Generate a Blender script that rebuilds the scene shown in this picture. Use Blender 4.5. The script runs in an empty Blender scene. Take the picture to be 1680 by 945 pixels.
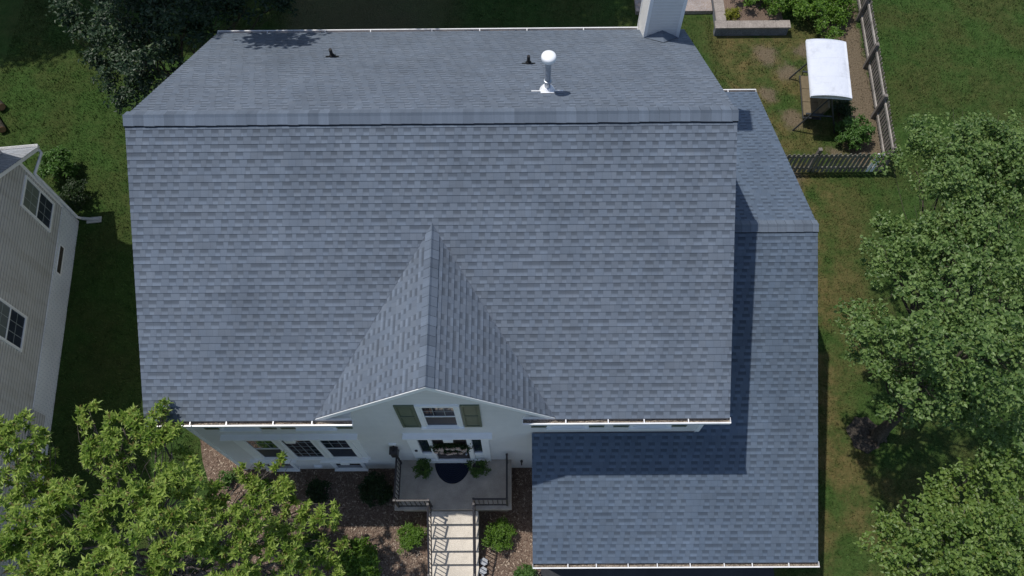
import bpy, math, random
import numpy as np
from mathutils import Vector, Matrix
random.seed(7); rng = np.random.default_rng(11)
S = bpy.context.scene; COL = S.collection
V = Vector
# ------------------------------------------------------------------ camera, sky, sun, exposure
cd = bpy.data.cameras.new('camera'); cam = bpy.data.objects.new('camera', cd); COL.objects.link(cam)
cd.sensor_width = 36; cd.lens = 36*1351/1680; cd.clip_start = .1; cd.clip_end = 2000
Rm = Matrix(((0.9999549, 0.0070271, 0.0063842), (-0.0037104, 0.9082050, -0.4185091), (-0.0087391, 0.4184666, 0.9081901)))
cam.matrix_world = Matrix.Translation((0, 0, 22.2)) @ Rm.to_4x4()
S.camera = cam
S.render.resolution_x = 1024; S.render.resolution_y = 576
SUN = V((.352, -.19, -1)).normalized()
w = bpy.data.worlds.new('World'); S.world = w; w.use_nodes = True
nt = w.node_tree; bg = nt.nodes['Background']
sk = nt.nodes.new('ShaderNodeTexSky'); sk.sky_type = 'NISHITA'; sk.sun_disc = False
sk.sun_elevation = math.radians(68.2); sk.sun_rotation = math.radians(298.4)
nt.links.new(sk.outputs[0], bg.inputs[0]); bg.inputs[1].default_value = .125
sl = bpy.data.lights.new('sun', 'SUN'); sl.energy = 3.3; sl.angle = math.radians(.6); sl.color = (1, .955, .89)
so = bpy.data.objects.new('sun', sl); COL.objects.link(so); so.rotation_euler = SUN.to_track_quat('-Z', 'Y').to_euler(); so.location = (-10, 5, 40)
S.view_settings.view_transform = 'Standard'; S.view_settings.look = 'None'; S.view_settings.gamma = 1
S.view_settings.exposure = 0.0
try: S.cycles.max_bounces = 6; S.cycles.transparent_max_bounces = 6
except Exception: pass

# ------------------------------------------------------------------ node helper
class NT:
    def __init__(s, name):
        s.m = bpy.data.materials.new(name); s.m.use_nodes = True; s.t = s.m.node_tree
        s.b = s.t.nodes['Principled BSDF']; s.out = s.t.nodes['Material Output']
    def n(s, typ, **kw):
        nd = s.t.nodes.new(typ)
        for k, v in kw.items(): setattr(nd, k, v)
        return nd
    def put(s, sock, v):
        if v is None: return
        if hasattr(v, 'is_output') or isinstance(v, bpy.types.NodeSocket): s.t.links.new(v, sock)
        else: sock.default_value = v
    def math(s, op, a, b=None, c=None, clamp=False):
        nd = s.n('ShaderNodeMath', operation=op, use_clamp=clamp)
        s.put(nd.inputs[0], a); s.put(nd.inputs[1], b); s.put(nd.inputs[2], c)
        return nd.outputs[0]
    def mix(s, f, a, b, mode='MIX'):
        nd = s.n('ShaderNodeMix', data_type='RGBA', blend_type=mode)
        s.put(nd.inputs[0], f); s.put(nd.inputs[6], a if not isinstance(a, tuple) else (*a, 1)[:4]); s.put(nd.inputs[7], b if not isinstance(b, tuple) else (*b, 1)[:4])
        return nd.outputs[2]
    def noise(s, scale, vec=None, detail=3, rough=.55, dim='3D'):
        nd = s.n('ShaderNodeTexNoise', noise_dimensions=dim); nd.inputs['Scale'].default_value = scale
        nd.inputs['Detail'].default_value = detail; nd.inputs['Roughness'].default_value = rough
        if vec is not None: s.t.links.new(vec, nd.inputs['Vector'])
        return nd.outputs[0]
    def rng(s, v, a, b, c=0., d=1., smooth=False):
        nd = s.n('ShaderNodeMapRange'); nd.interpolation_type = 'SMOOTHSTEP' if smooth else 'LINEAR'
        s.put(nd.inputs[0], v)
        for i, q in enumerate((a, b, c, d)): nd.inputs[i+1].default_value = q
        return nd.outputs[0]
    def pos(s): return s.n('ShaderNodeNewGeometry').outputs['Position']
    def uv(s): return s.n('ShaderNodeUVMap').outputs[0]
    def sep(s, v):
        nd = s.n('ShaderNodeSeparateXYZ'); s.t.links.new(v, nd.inputs[0]); return nd.outputs
    def comb(s, x, y, z=0.):
        nd = s.n('ShaderNodeCombineXYZ'); s.put(nd.inputs[0], x); s.put(nd.inputs[1], y); s.put(nd.inputs[2], z); return nd.outputs[0]
    def col(s, c): s.put(s.b.inputs['Base Color'], c if not isinstance(c, tuple) else (*c, 1)[:4])
    def bump(s, h, dist=.01, st=1.):
        nd = s.n('ShaderNodeBump'); nd.inputs['Distance'].default_value = dist; nd.inputs['Strength'].default_value = st
        s.put(nd.inputs['Height'], h); s.t.links.new(nd.outputs[0], s.b.inputs['Normal'])
    def scale(s, c, f):     # colour times scalar
        nd = s.n('ShaderNodeVectorMath', operation='SCALE'); s.put(nd.inputs[0], c if not isinstance(c, tuple) else c[:3]); s.put(nd.inputs[3], f); return nd.outputs[0]
    def rough(s, r, spec=.5): s.put(s.b.inputs['Roughness'], r); s.b.inputs['Specular IOR Level'].default_value = spec

def plain(name, c, r=.6, spec=.4, metal=0., var=.12, sc=3., bump=0.):
    t = NT(name); nz = t.noise(sc, t.pos(), 4); f = t.rng(nz, .3, .7, 1-var, 1+var)
    t.col(t.scale(c, f)); t.rough(r, spec); t.b.inputs['Metallic'].default_value = metal
    if bump: t.bump(t.noise(sc*15, t.pos(), 3), bump)
    return t.m

H = .146
def shingle_mat(name, base, tint=1.):
    t = NT(name); u, v, _ = t.sep(t.uv())
    vh = t.math('DIVIDE', v, H); row = t.math('FLOOR', vh); fr = t.math('FRACT', vh)
    W = t.math('ADD', t.math('MULTIPLY', u, 1/.135), t.math('MULTIPLY', row, 37.713))
    vo = t.n('ShaderNodeTexVoronoi', voronoi_dimensions='1D'); vo.inputs['Scale'].default_value = 1; vo.inputs['Randomness'].default_value = .85; t.put(vo.inputs['W'], W)
    ve = t.n('ShaderNodeTexVoronoi', voronoi_dimensions='1D', feature='DISTANCE_TO_EDGE'); ve.inputs['Scale'].default_value = 1; ve.inputs['Randomness'].default_value = .85; t.put(ve.inputs['W'], W)
    r, g, b_ = t.sep(vo.outputs['Color'])
    par = t.math('MODULO', t.math('ABSOLUTE', t.math('FLOOR', vo.outputs['W'])), 2.); flip = t.math('GREATER_THAN', r, .94)
    gap = t.math('ABSOLUTE', t.math('SUBTRACT', par, flip))
    tone = t.rng(g, 0, 1, .93, 1.06)
    band = t.math('MULTIPLY', gap, t.rng(fr, .38, .62, 0, .32, True))          # printed shadow band on the lower lamina
    lite = t.math('MULTIPLY', gap, t.rng(fr, .5, .2, 0, .18, True))
    f = t.math('MULTIPLY', tone, t.math('ADD', t.math('SUBTRACT', 1., band), lite))
    edge = t.rng(ve.outputs['Distance'], .0, .06, .82, 1.)
    f = t.math('MULTIPLY', f, edge)
    wn = t.n('ShaderNodeTexWhiteNoise', noise_dimensions='2D'); t.put(wn.inputs['Vector'], t.comb(t.math('FLOOR', t.math('ADD', t.math('MULTIPLY', u, 1.02), t.math('MULTIPLY', row, .37))), row))
    f = t.math('MULTIPLY', f, t.rng(wn.outputs[0], 0, 1, .95, 1.05))
    big = t.noise(.45, t.uv(), 4, .6); f = t.math('MULTIPLY', f, t.rng(big, .3, .7, .90, 1.10))
    gr = t.noise(150, t.uv(), 2, .8); f = t.math('MULTIPLY', f, t.rng(gr, .2, .8, .72, 1.28))
    strk = t.noise(1., t.comb(t.math('MULTIPLY', u, 2.2), t.math('MULTIPLY', v, .22)), 4, .6); f = t.math('MULTIPLY', f, t.rng(strk, .3, .7, .93, 1.07))
    warm = t.mix(t.rng(b_, 0, 1, 0, .3), tuple(c*tint for c in base), tuple(c*tint*k for c, k in zip(base, (1.14, 1.04, .93))))
    t.col(t.scale(warm, f)); t.rough(.93, .25)
    t.bump(gr, .004, .5)
    return t.m
def cap_mat():
    t = NT('ridge_cap_shingle'); u, v, _ = t.sep(t.uv())
    W = t.math('DIVIDE', u, .2)
    wn = t.n('ShaderNodeTexWhiteNoise', noise_dimensions='1D'); t.put(wn.inputs['W'], t.math('FLOOR', W))
    fr = t.math('FRACT', W)
    f = t.math('MULTIPLY', t.rng(wn.outputs[0], 0, 1, .84, 1.16), t.rng(fr, 0, .05, .86, 1.))
    s1 = t.noise(1., t.comb(t.math('MULTIPLY', u, 9.), t.math('MULTIPLY', v, 1.2)), 4, .7)
    f = t.math('MULTIPLY', f, t.rng(s1, .25, .75, .88, 1.12))
    gr = t.noise(150, t.uv(), 2, .8); f = t.math('MULTIPLY', f, t.rng(gr, .2, .8, .8, 1.2))
    t.col(t.scale(tuple(c*1.02 for c in SH), f)); t.rough(.92, .25); t.bump(gr, .004, .5)
    return t.m
SH = (.126, .154, .195)
M = {}
M['shingle'] = shingle_mat('roof_shingle', SH)
M['gshingle'] = shingle_mat('garage_roof_shingle', (.097, .130, .180))  # darker than the main roof: view-angle shading put into the colour
M['cap'] = cap_mat()
M['seam'] = plain('valley_shingle', (.11, .13, .165), .95, .1)
M['edge'] = plain('shingle_butt_edge', (.035, .04, .052), .95, .1)
M['nshingle'] = shingle_mat('neighbour_shingle', (.33, .35, .38))
M['under'] = plain('roof_underside', (.3, .3, .3), .9)
def siding(name, c, dirt=.0, dcol=(.16, .14, .10), lap=.1, lapd=1.):
    t = NT(name); p = t.pos(); x, y, z = t.sep(p)
    nz = t.noise(1.3, p, 5, .65); f = t.rng(nz, .3, .7, .95, 1.04)
    k = t.scale(c, f)
    if dirt:
        st = t.noise(1., t.comb(t.math('MULTIPLY', x, 3.), t.math('MULTIPLY', y, 3.), t.math('MULTIPLY', z, .5)), 6, .7)
        k = t.mix(t.math('MULTIPLY', t.rng(st, .42, .75, 0, 1, True), dirt), k, dcol)
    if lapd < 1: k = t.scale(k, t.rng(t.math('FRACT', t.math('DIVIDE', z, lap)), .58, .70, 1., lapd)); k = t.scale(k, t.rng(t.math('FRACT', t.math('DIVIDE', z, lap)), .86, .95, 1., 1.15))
    t.col(k); t.rough(.55, .35); return t.m
M['siding'] = siding('painted_siding', (.80, .785, .76), .05, (.16, .14, .10), .1, .93)
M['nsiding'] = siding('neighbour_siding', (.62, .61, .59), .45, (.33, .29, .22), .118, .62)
M['trim'] = plain('white_trim', (.93, .93, .92), .6, .4, 0, .03)
M['gutter'] = plain('white_gutter', (.82, .82, .82), .35, .5, 0, .08, 5)
M['door'] = plain('dark_door', (.05, .035, .035), .4, .5)
M['shutter'] = plain('green_shutter', (.125, .155, .105), .5, .4, 0, .1)
M['iron'] = plain('dark_iron', (.035, .032, .035), .45, .5, .2)
M['black'] = plain('black_plastic', (.012, .012, .014), .5, .4)
M['metalw'] = plain('white_metal', (.85, .86, .88), .4, .5, 0, .05)
M['galv'] = plain('galvanised_metal', (.45, .48, .52), .4, .5, .6, .2, 12)
M['frame'] = plain('dark_frame', (.05, .055, .065), .4, .5, .3)
M['cushion'] = plain('tan_cushion', (.17, .135, .085), .9, .2, 0, .15, 8)
def canvas():
    t = NT('white_canvas'); x, y, z = t.sep(t.pos()); seam = t.rng(t.math('ABSOLUTE', t.math('SINE', t.math('MULTIPLY', y, 4.4))), 0, .05, .86, 1.)
    st = t.rng(t.noise(2.2, t.pos(), 5, .7), .5, .75, 1., .82, True); t.col(t.scale((.66, .69, .76), t.math('MULTIPLY', seam, st))); t.rough(.85, .2)
    t.bump(t.noise(3., t.pos(), 3), .04); return t.m
M['canvas'] = canvas()
M['pot'] = plain('dark_pot', (.04, .035, .03), .6)
def glass():
    t = NT('window_glass'); t.col(t.scale((.018, .026, .045), t.rng(t.noise(1.5, t.pos()), .3, .7, .6, 1.4))); t.rough(.04, .6); t.b.inputs['IOR'].default_value = 1.5; return t.m
M['glass'] = glass()
M['screen'] = plain('window_screen', (.022, .03, .05), .5, .4)
def speck(name, a, b, sc, r=.9, big=.4, bumpd=.0):
    t = NT(name); p = t.pos(); f1 = t.noise(sc, p, 3, .8); f2 = t.noise(big, p, 5, .6)
    k = t.mix(t.rng(f1, .35, .65), a, b); t.col(t.scale(k, t.rng(f2, .3, .7, .8, 1.2))); t.rough(r, .2)
    if bumpd: t.bump(f1, bumpd)
    return t.m
M['porch'] = speck('porch_concrete', (.34, .30, .255), (.50, .445, .38), 60, .9, 2.5)
M['step'] = speck('step_concrete', (.50, .45, .38), (.74, .68, .59), 50, .9, 1.3)
M['stone'] = speck('planter_stone', (.22, .19, .17), (.36, .32, .28), 25, .95, 3.)
M['block'] = speck('block_face', (.12, .13, .15), (.24, .25, .27), 22, .95, 3., .01)
M['paver'] = speck('patio_stone', (.27, .21, .17), (.36, .33, .32), 20, .9, 2.2)
M['mulch'] = speck('mulch', (.09, .058, .046), (.31, .23, .175), 42, 1., 1.2, .03)
M['darkmulch'] = speck('dark_mulch', (.028, .024, .02), (.10, .085, .07), 30, 1., 3., .03)
M['asphalt'] = speck('asphalt', (.03, .032, .036), (.06, .062, .068), 80, .95, .8)
M['bark'] = speck('tree_bark', (.06, .05, .045), (.19, .165, .15), 18, .95, 2., .01)
M['darkbark'] = speck('dark_bark', (.034, .029, .022), (.10, .086, .068), 18, .95, 2., .01)
M['cut'] = speck('cut_wood', (.30, .17, .10), (.42, .26, .16), 12, .9, 2.)
M['brickpaint'] = None
def brick():
    t = NT('painted_brick'); bt = t.n('ShaderNodeTexBrick'); bt.offset = .5
    t.put(bt.inputs['Vector'], t.uv()); bt.inputs['Scale'].default_value = 1.; bt.inputs['Brick Width'].default_value = .2; bt.inputs['Row Height'].default_value = .075
    bt.inputs['Mortar Size'].default_value = .008; bt.inputs['Color1'].default_value = (.88, .89, .90, 1); bt.inputs['Color2'].default_value = (.83, .85, .87, 1); bt.inputs['Mortar'].default_value = (.56, .60, .64, 1)
    t.col(t.scale(bt.outputs[0], t.rng(t.noise(.8, t.pos(), 4), .3, .7, .88, 1.08))); t.rough(.8, .2); t.bump(bt.outputs[1], -.006); return t.m
M['brickpaint'] = brick()
def wood(name, a, b):
    t = NT(name); x, y, z = t.sep(t.pos()); g = t.noise(1., t.comb(t.math('MULTIPLY', x, 25.), t.math('MULTIPLY', y, 25.), t.math('MULTIPLY', z, 4.)), 4, .7)
    t.col(t.scale(t.mix(t.rng(g, .3, .7), a, b), t.rng(t.noise(2.5, t.pos(), 4), .3, .7, .7, 1.25))); t.rough(.95, .15); return t.m
M['wood'] = wood('weathered_wood', (.11, .095, .085), (.26, .235, .215))
M['mosswood'] = wood('mossy_wood', (.10, .098, .08), (.24, .23, .195))
M['woodlight'] = wood('pale_weathered_wood', (.25, .23, .21), (.42, .39, .36))
def mat_rings():
    t = NT('braided_mat'); u, v, _ = t.sep(t.uv())
    d = t.math('SQRT', t.math('ADD', t.math('POWER', u, 2.), t.math('POWER', t.math('MULTIPLY', v, .8), 2.)))
    r_ = t.math('SINE', t.math('MULTIPLY', d, 150.)); f = t.rng(r_, -1, 1, .6, 1.4)
    t.col(t.scale((.017, .021, .036), f)); t.rough(.95, .1); t.bump(r_, .004); return t.m
M['mat'] = mat_rings()
# debris inside gutters
M['debris'] = speck('leaf_debris', (.05, .032, .022), (.46, .40, .33), 38, 1., 3., .01)

SPOTS = [(9.15, 18.15, .42), (9.05, 16.2, .45), (8.35, 17.2, .35), (8.0, 15.4, .5), (8.5, 18.9, .5), (9.9, 19.1, .4), (7.35, 12.3, .4), (7.6, 10.3, .5), (7.5, 8.6, .5), (10.2, 14.9, .3), (-9.8, 12.1, .35), (-9.4, 15.4, .4), (8.2, 13.2, .7), (7.9, 11.0, .45), (8.6, 14.0, .5)]
def lawn_nodes(t, dark=1.):
    p = t.pos(); x, y, z = t.sep(p)
    flat = t.comb(x, y, 0.)
    n1 = t.noise(.55, flat, 5, .62); n2 = t.noise(3.2, flat, 4, .7); n3 = t.noise(16, flat, 3, .7)
    g = t.mix(t.rng(n2, .3, .7), (.037*dark, .086*dark, .018*dark), (.072*dark, .138*dark, .034*dark))
    g = t.mix(t.rng(n1, .35, .65, 0, .6), g, (.024*dark, .054*dark, .012*dark))
    g = t.scale(g, t.rng(n3, .25, .75, .65, 1.35))
    # yellowed side lawn to the right of the garage, worn spots and bare soil by the fence
    side = t.math('MULTIPLY', t.rng(x, 6.3, 7.2, 0, 1, True), t.rng(x, 8.6, 11.5, 1, .12, True))
    br = t.math('MULTIPLY', t.math('ADD', t.math('MULTIPLY', side, .46), .13), t.rng(n1, .38, .6, .15, 1.25, True))
    br = t.math('MULTIPLY', br, t.rng(n2, .3, .62, .35, 1.25), clamp=True)
    g = t.mix(br, g, (.20*dark, .155*dark, .066*dark))
    wob = t.math('MULTIPLY', t.math('SUBTRACT', t.noise(2.4, flat, 5, .7), .5), .9)
    tot = None
    for (sx, sy, r) in SPOTS:
        vd = t.n('ShaderNodeVectorMath', operation='DISTANCE'); t.put(vd.inputs[0], flat); vd.inputs[1].default_value = (sx, sy, 0)
        m = t.rng(t.math('ADD', vd.outputs['Value'], wob), r*1.25, r*.35, 0, .8, True)
        tot = m if tot is None else t.math('MAXIMUM', tot, m)
    xx = t.math('ADD', x, wob)
    soil = t.math('MULTIPLY', t.rng(xx, 10.35, 10.75, 0, 1, True), t.rng(xx, 11.75, 11.95, 1, 0, True))
    soil = t.math('MULTIPLY', soil, t.rng(t.math('ADD', y, wob), 14.2, 14.6, 0, .9, True))
    tot = t.math('MAXIMUM', tot, soil)
    # shaded wood floor behind the house
    back = t.math('MULTIPLY', t.rng(t.math('ADD', y, wob), 14.3, 15.3, 0, .4, True), t.math('MULTIPLY', t.rng(xx, -8.6, -7.6, 0, 1, True), t.rng(xx, -4.5, -.5, 1, 0, True)))
    tot2 = t.math('MAXIMUM', tot, back)
    so_ = t.mix(t.rng(t.noise(26, flat, 3, .8), .35, .65), (.12*dark, .088*dark, .06*dark), (.30*dark, .235*dark, .17*dark))
    g = t.mix(tot2, g, so_)
    return g, n3
def lawn():
    t = NT('lawn_soil'); g, n3 = lawn_nodes(t, .72); t.col(g); t.rough(1., .1); t.bump(n3, .03); return t.m
def blade():
    t = NT('grass_blade'); g, _ = lawn_nodes(t, 1.0)
    u, v, _z = t.sep(t.uv()); t.col(t.scale(g, t.rng(u, 0, 1, .65, 1.5))); t.rough(.7, .25); return t.m
M['lawn'] = lawn(); M['blade'] = blade()
def leaf(name, a, b, c=None, trans=.36, r=.42, spec=.4):
    t = NT(name); u, v, _ = t.sep(t.uv())
    k = t.mix(u, a, b)
    if c: k = t.mix(t.rng(v, .93, .96), k, c)
    t.col(k); t.rough(r, spec)
    tr = t.n('ShaderNodeBsdfTranslucent'); t.put(tr.inputs[0], t.scale(k, 1.5))
    mx = t.n('ShaderNodeMixShader'); mx.inputs[0].default_value = trans
    t.t.links.new(t.b.outputs[0], mx.inputs[1]); t.t.links.new(tr.outputs[0], mx.inputs[2]); t.t.links.new(mx.outputs[0], t.out.inputs[0]); return t.m
M['leaf_round'] = leaf('round_leaf', (.060, .120, .026), (.195, .290, .088), (.12, .17, .04))
M['leaf_low'] = leaf('yellowgreen_round_leaf', (.080, .145, .026), (.200, .290, .070), (.15, .19, .04))
M['leaf_long'] = leaf('lance_leaf', (.115, .205, .024), (.37, .475, .11), (.20, .17, .06))
M['leaf_dark'] = leaf('dark_leaf', (.020, .045, .022), (.055, .095, .050), (.08, .13, .04))
M['leaf_shrub'] = leaf('shrub_leaf', (.070, .150, .014), (.150, .270, .034))
M['leaf_box'] = leaf('dark_shrub_leaf', (.018, .040, .012), (.040, .075, .020))
M['leaf_fern'] = leaf('potted_leaf', (.06, .125, .022), (.13, .215, .045))
M['leaf_gold'] = leaf('golden_leaf', (.17, .19, .02), (.30, .31, .04))
M['leaf_fresh'] = leaf('fresh_leaf', (.05, .12, .02), (.11, .22, .045))

# ------------------------------------------------------------------ mesh builder
class Fr:
    def __init__(s, o, u, w_, n): s.o = V(o); s.u = V(u).normalized(); s.w = V(w_).normalized(); s.n = V(n).normalized()
    def __call__(s, a, b, c=0.): return s.o + s.u*a + s.w*b + s.n*c
XYZ = Fr((0, 0, 0), (1, 0, 0), (0, 1, 0), (0, 0, 1))
class MB:
    def __init__(s): s.v = []; s.f = []; s.m = []; s.uv = []
    def face(s, pts, mi=0, uvs=None):
        b = len(s.v); s.v += [tuple(p) for p in pts]; s.f.append(tuple(range(b, b+len(pts)))); s.m.append(mi)
        s.uv.append(uvs if uvs else [(p[0], p[1]) for p in pts])
    def box(s, a0, a1, b0, b1, c0, c1, fr=XYZ, mi=0):
        P = [fr(a, b, c) for c in (c0, c1) for b in (b0, b1) for a in (a0, a1)]
        L = [(a, b, c) for c in (c0, c1) for b in (b0, b1) for a in (a0, a1)]
        for q in ((0, 2, 3, 1), (4, 5, 7, 6), (0, 1, 5, 4), (2, 6, 7, 3), (0, 4, 6, 2), (1, 3, 7, 5)):
            if q in ((0, 2, 3, 1), (4, 5, 7, 6)): uv = [(L[i][0], L[i][1]) for i in q]
            elif q in ((0, 1, 5, 4), (2, 6, 7, 3)): uv = [(L[i][0], L[i][2]) for i in q]
            else: uv = [(L[i][1], L[i][2]) for i in q]
            s.face([P[i] for i in q], mi, uv)
        return s
    def tube(s, pts, rad, seg=8, mi=0, cap=True):
        pts = [V(p) for p in pts]; rad = rad if isinstance(rad, (list, tuple)) else [rad]*len(pts)
        rings = []
        for i, p in enumerate(pts):
            d = (pts[min(i+1, len(pts)-1)]-pts[max(i-1, 0)]).normalized()
            a = d.orthogonal().normalized() if i == 0 else (pa - d*pa.dot(d)).normalized()
            pa = a; b = d.cross(a)
            rings.append([p + (a*math.cos(t)+b*math.sin(t))*rad[i] for t in (2*math.pi*k/seg for k in range(seg))])
        for r0, r1 in zip(rings, rings[1:]):
            for k in range(seg): s.face([r0[k], r0[(k+1) % seg], r1[(k+1) % seg], r1[k]], mi)
        if cap: s.face(rings[0][::-1], mi); s.face(rings[-1], mi)
        return s
    def lathe(s, c, prof, seg=24, mi=0, sy=1.):
        c = V(c)
        R_ = [[c+V((r*math.cos(t), sy*r*math.sin(t), z)) for t in (2*math.pi*k/seg for k in range(seg))] for r, z in prof]
        for r0, r1 in zip(R_, R_[1:]):
            for k in range(seg): s.face([r0[k], r0[(k+1) % seg], r1[(k+1) % seg], r1[k]], mi)
        s.face(R_[-1], mi); return s
def wloc(o):
    l = V((0, 0, 0))
    while o: l = l + V(o.location); o = o.parent
    return l
def tag(o, label=None, cat=None, group=None, kind=None):
    for k, v in (('label', label), ('category', cat), ('group', group), ('kind', kind)):
        if v: o[k] = v
    return o
def empty(name, loc, label, cat, group=None):
    o = bpy.data.objects.new(name, None); COL.objects.link(o); o.location = loc; o.empty_display_size = .3
    return tag(o, label, cat, group)
def build(name, mb, mats, parent=None, loc=None, smooth=False):
    me = bpy.data.meshes.new(name)
    off = wloc(parent) if parent else (V(loc) if loc else V((0, 0, 0)))
    me.from_pydata([(v[0]-off[0], v[1]-off[1], v[2]-off[2]) for v in mb.v], [], mb.f)
    for m in (mats if isinstance(mats, list) else [mats]): me.materials.append(m)
    me.polygons.foreach_set('material_index', mb.m)
    ul = me.uv_layers.new(name='UVMap'); ul.data.foreach_set('uv', [c for f in mb.uv for p in f for c in (p[0], p[1])])
    if smooth:
        import bmesh
        bm = bmesh.new(); bm.from_mesh(me); bmesh.ops.remove_doubles(bm, verts=bm.verts, dist=1e-5); bm.to_mesh(me); bm.free()
        me.polygons.foreach_set('use_smooth', [True]*len(me.polygons))
    me.update()
    o = bpy.data.objects.new(name, me); COL.objects.link(o)
    if parent: o.parent = parent
    elif loc: o.location = loc
    return o
def copy_tree(o, loc=None, parent=None):
    c = o.copy(); COL.objects.link(c); c.parent = parent
    if loc is not None: c.location = loc
    for ch in [q for q in bpy.data.objects if q.parent == o]: copy_tree(ch, None, c)
    return c
def clip(poly, v0, lo=True):
    out = []
    for i in range(len(poly)):
        a, b = poly[i], poly[(i+1) % len(poly)]
        ia = a[1] >= v0-1e-9 if lo else a[1] <= v0+1e-9; ib = b[1] >= v0-1e-9 if lo else b[1] <= v0+1e-9
        if ia: out.append(a)
        if ia != ib:
            t = (v0-a[1])/(b[1]-a[1]); out.append((a[0]+t*(b[0]-a[0]), v0))
    return out
def strips(mb, poly, fr, h, t, mi=0, emi=1, base=0., dutch=False):
    """lapped courses over a convex polygon given in (u, v) of the frame: each course is thickest at its lower edge"""
    lo = min(p[1] for p in poly); hi = max(p[1] for p in poly); k = math.floor(lo/h)
    while k*h < hi-1e-6:
        q = clip(clip(poly, k*h, True), (k+1)*h, False)
        q = [p for i, p in enumerate(q) if abs(p[0]-q[i-1][0])+abs(p[1]-q[i-1][1]) > 1e-7]
        if len(q) >= 3:
            off = (lambda p: base + t*min(1., max(0., (1-(p[1]-k*h)/h)/.34))) if dutch else (lambda p: base + t*(1-(p[1]-k*h)/h))
            parts = [clip(q, (k+.66)*h, False), clip(q, (k+.66)*h, True)] if dutch else [q]
            for q_ in parts:
                q_ = [p for i, p in enumerate(q_) if abs(p[0]-q_[i-1][0])+abs(p[1]-q_[i-1][1]) > 1e-7]
                if len(q_) >= 3: mb.face([fr(p[0], p[1], off(p)) for p in q_], mi, [(p[0], min(max(p[1], k*h+.0006), (k+1)*h-.0006)) for p in q_])
            bt = [p for p in q if abs(p[1]-max(k*h, lo)) < 1e-6]
            if len(bt) >= 2:
                x0 = min(p[0] for p in bt); x1 = max(p[0] for p in bt); vv = bt[0][1]; j = random.uniform(-.001, .001)
                mb.face([fr(x0, vv, base-.002), fr(x1, vv, base-.002), fr(x1, vv, off((x1, vv))), fr(x0, vv, off((x0, vv)))], emi)
        k += 1

# ================================================================== GROUND
g = MB(); g.face([(-150, -150, 0), (150, -150, 0), (150, 150, 0), (-150, 150, 0)]); tag(build('lawn_ground', g, M['lawn']), kind='structure')
def blob_poly(pts, n=6, amp=.12):
    out = []
    for i in range(len(pts)):
        a, b = V((*pts[i], 0)), V((*pts[(i+1) % len(pts)], 0))
        for k in range(n): out.append(a.lerp(b, k/n) + V((random.uniform(-amp, amp), random.uniform(-amp, amp), 0)))
    return out
bed = [(-8.85, 6.3), (-7.0, 6.3), (-7.0, 5.2), (.6, 5.2), (.6, .6), (-7.6, .6), (-8.15, 3.9)]
g = MB(); g.face([(p.x, p.y, .012) for p in blob_poly(bed, 6, .07)]); tag(build('mulch_bed', g, M['mulch']), kind='structure')
g = MB(); g.face([(p[0], p[1], .016) for p in ((.55, -12), (6.5, -12), (6.5, 2.5), (.55, 2.5))]); tag(build('driveway', g, M['asphalt']), kind='structure')
g = MB(); g.box(-2.3, -1.02, -6, 1.83, -.1, .045); tag(build('front_path', g, M['step']), kind='structure')
g = MB(); g.box(4.2, 6.86, 20.72, 24.5, -.05, .16)
po = build('patio', g, M['paver']); tag(po, kind='structure')
def inpoly(x, y, P):
    c = np.zeros(len(x), bool); j = len(P)-1
    for i in range(len(P)):
        c ^= ((P[i][1] > y) != (P[j][1] > y)) & (x < (P[j][0]-P[i][0])*(y-P[i][1])/(P[j][1]-P[i][1]+1e-12)+P[i][0]); j = i
    return c
g = MB(); g.face([(9.45+(.42+.05*math.sin(5*a))*math.cos(a)*1.05, 5.75+(.5+.04*math.sin(7*a))*math.sin(a), .02) for a in (6.283*k/40 for k in range(40))]); tag(build('tree_ring_mulch', g, M['darkmulch']), kind='structure')
# --- grass
def npmesh(name, verts, quads, mats, uv=None, loc=(0, 0, 0), parent=None, nv=4):
    me = bpy.data.meshes.new(name); n = len(quads)
    off = wloc(parent) if parent else V(loc)
    verts = verts - np.array(off[:])
    me.vertices.add(len(verts)); me.vertices.foreach_set('co', verts.astype(np.float32).ravel())
    me.loops.add(n*nv); me.loops.foreach_set('vertex_index', quads.astype(np.int32).ravel())
    me.polygons.add(n); me.polygons.foreach_set('loop_start', np.arange(0, n*nv, nv, dtype=np.int32))
    try: me.polygons.foreach_set('loop_total', np.full(n, nv, dtype=np.int32))
    except Exception: pass
    me.materials.append(mats)
    if uv is not None:
        ul = me.uv_layers.new(name='UVMap'); ul.data.foreach_set('uv', uv.astype(np.float32).ravel())
    me.update(calc_edges=True); me.validate()
    o = bpy.data.objects.new(name, me); COL.objects.link(o)
    if parent: o.parent = parent
    else: o.location = off
    return o
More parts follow.
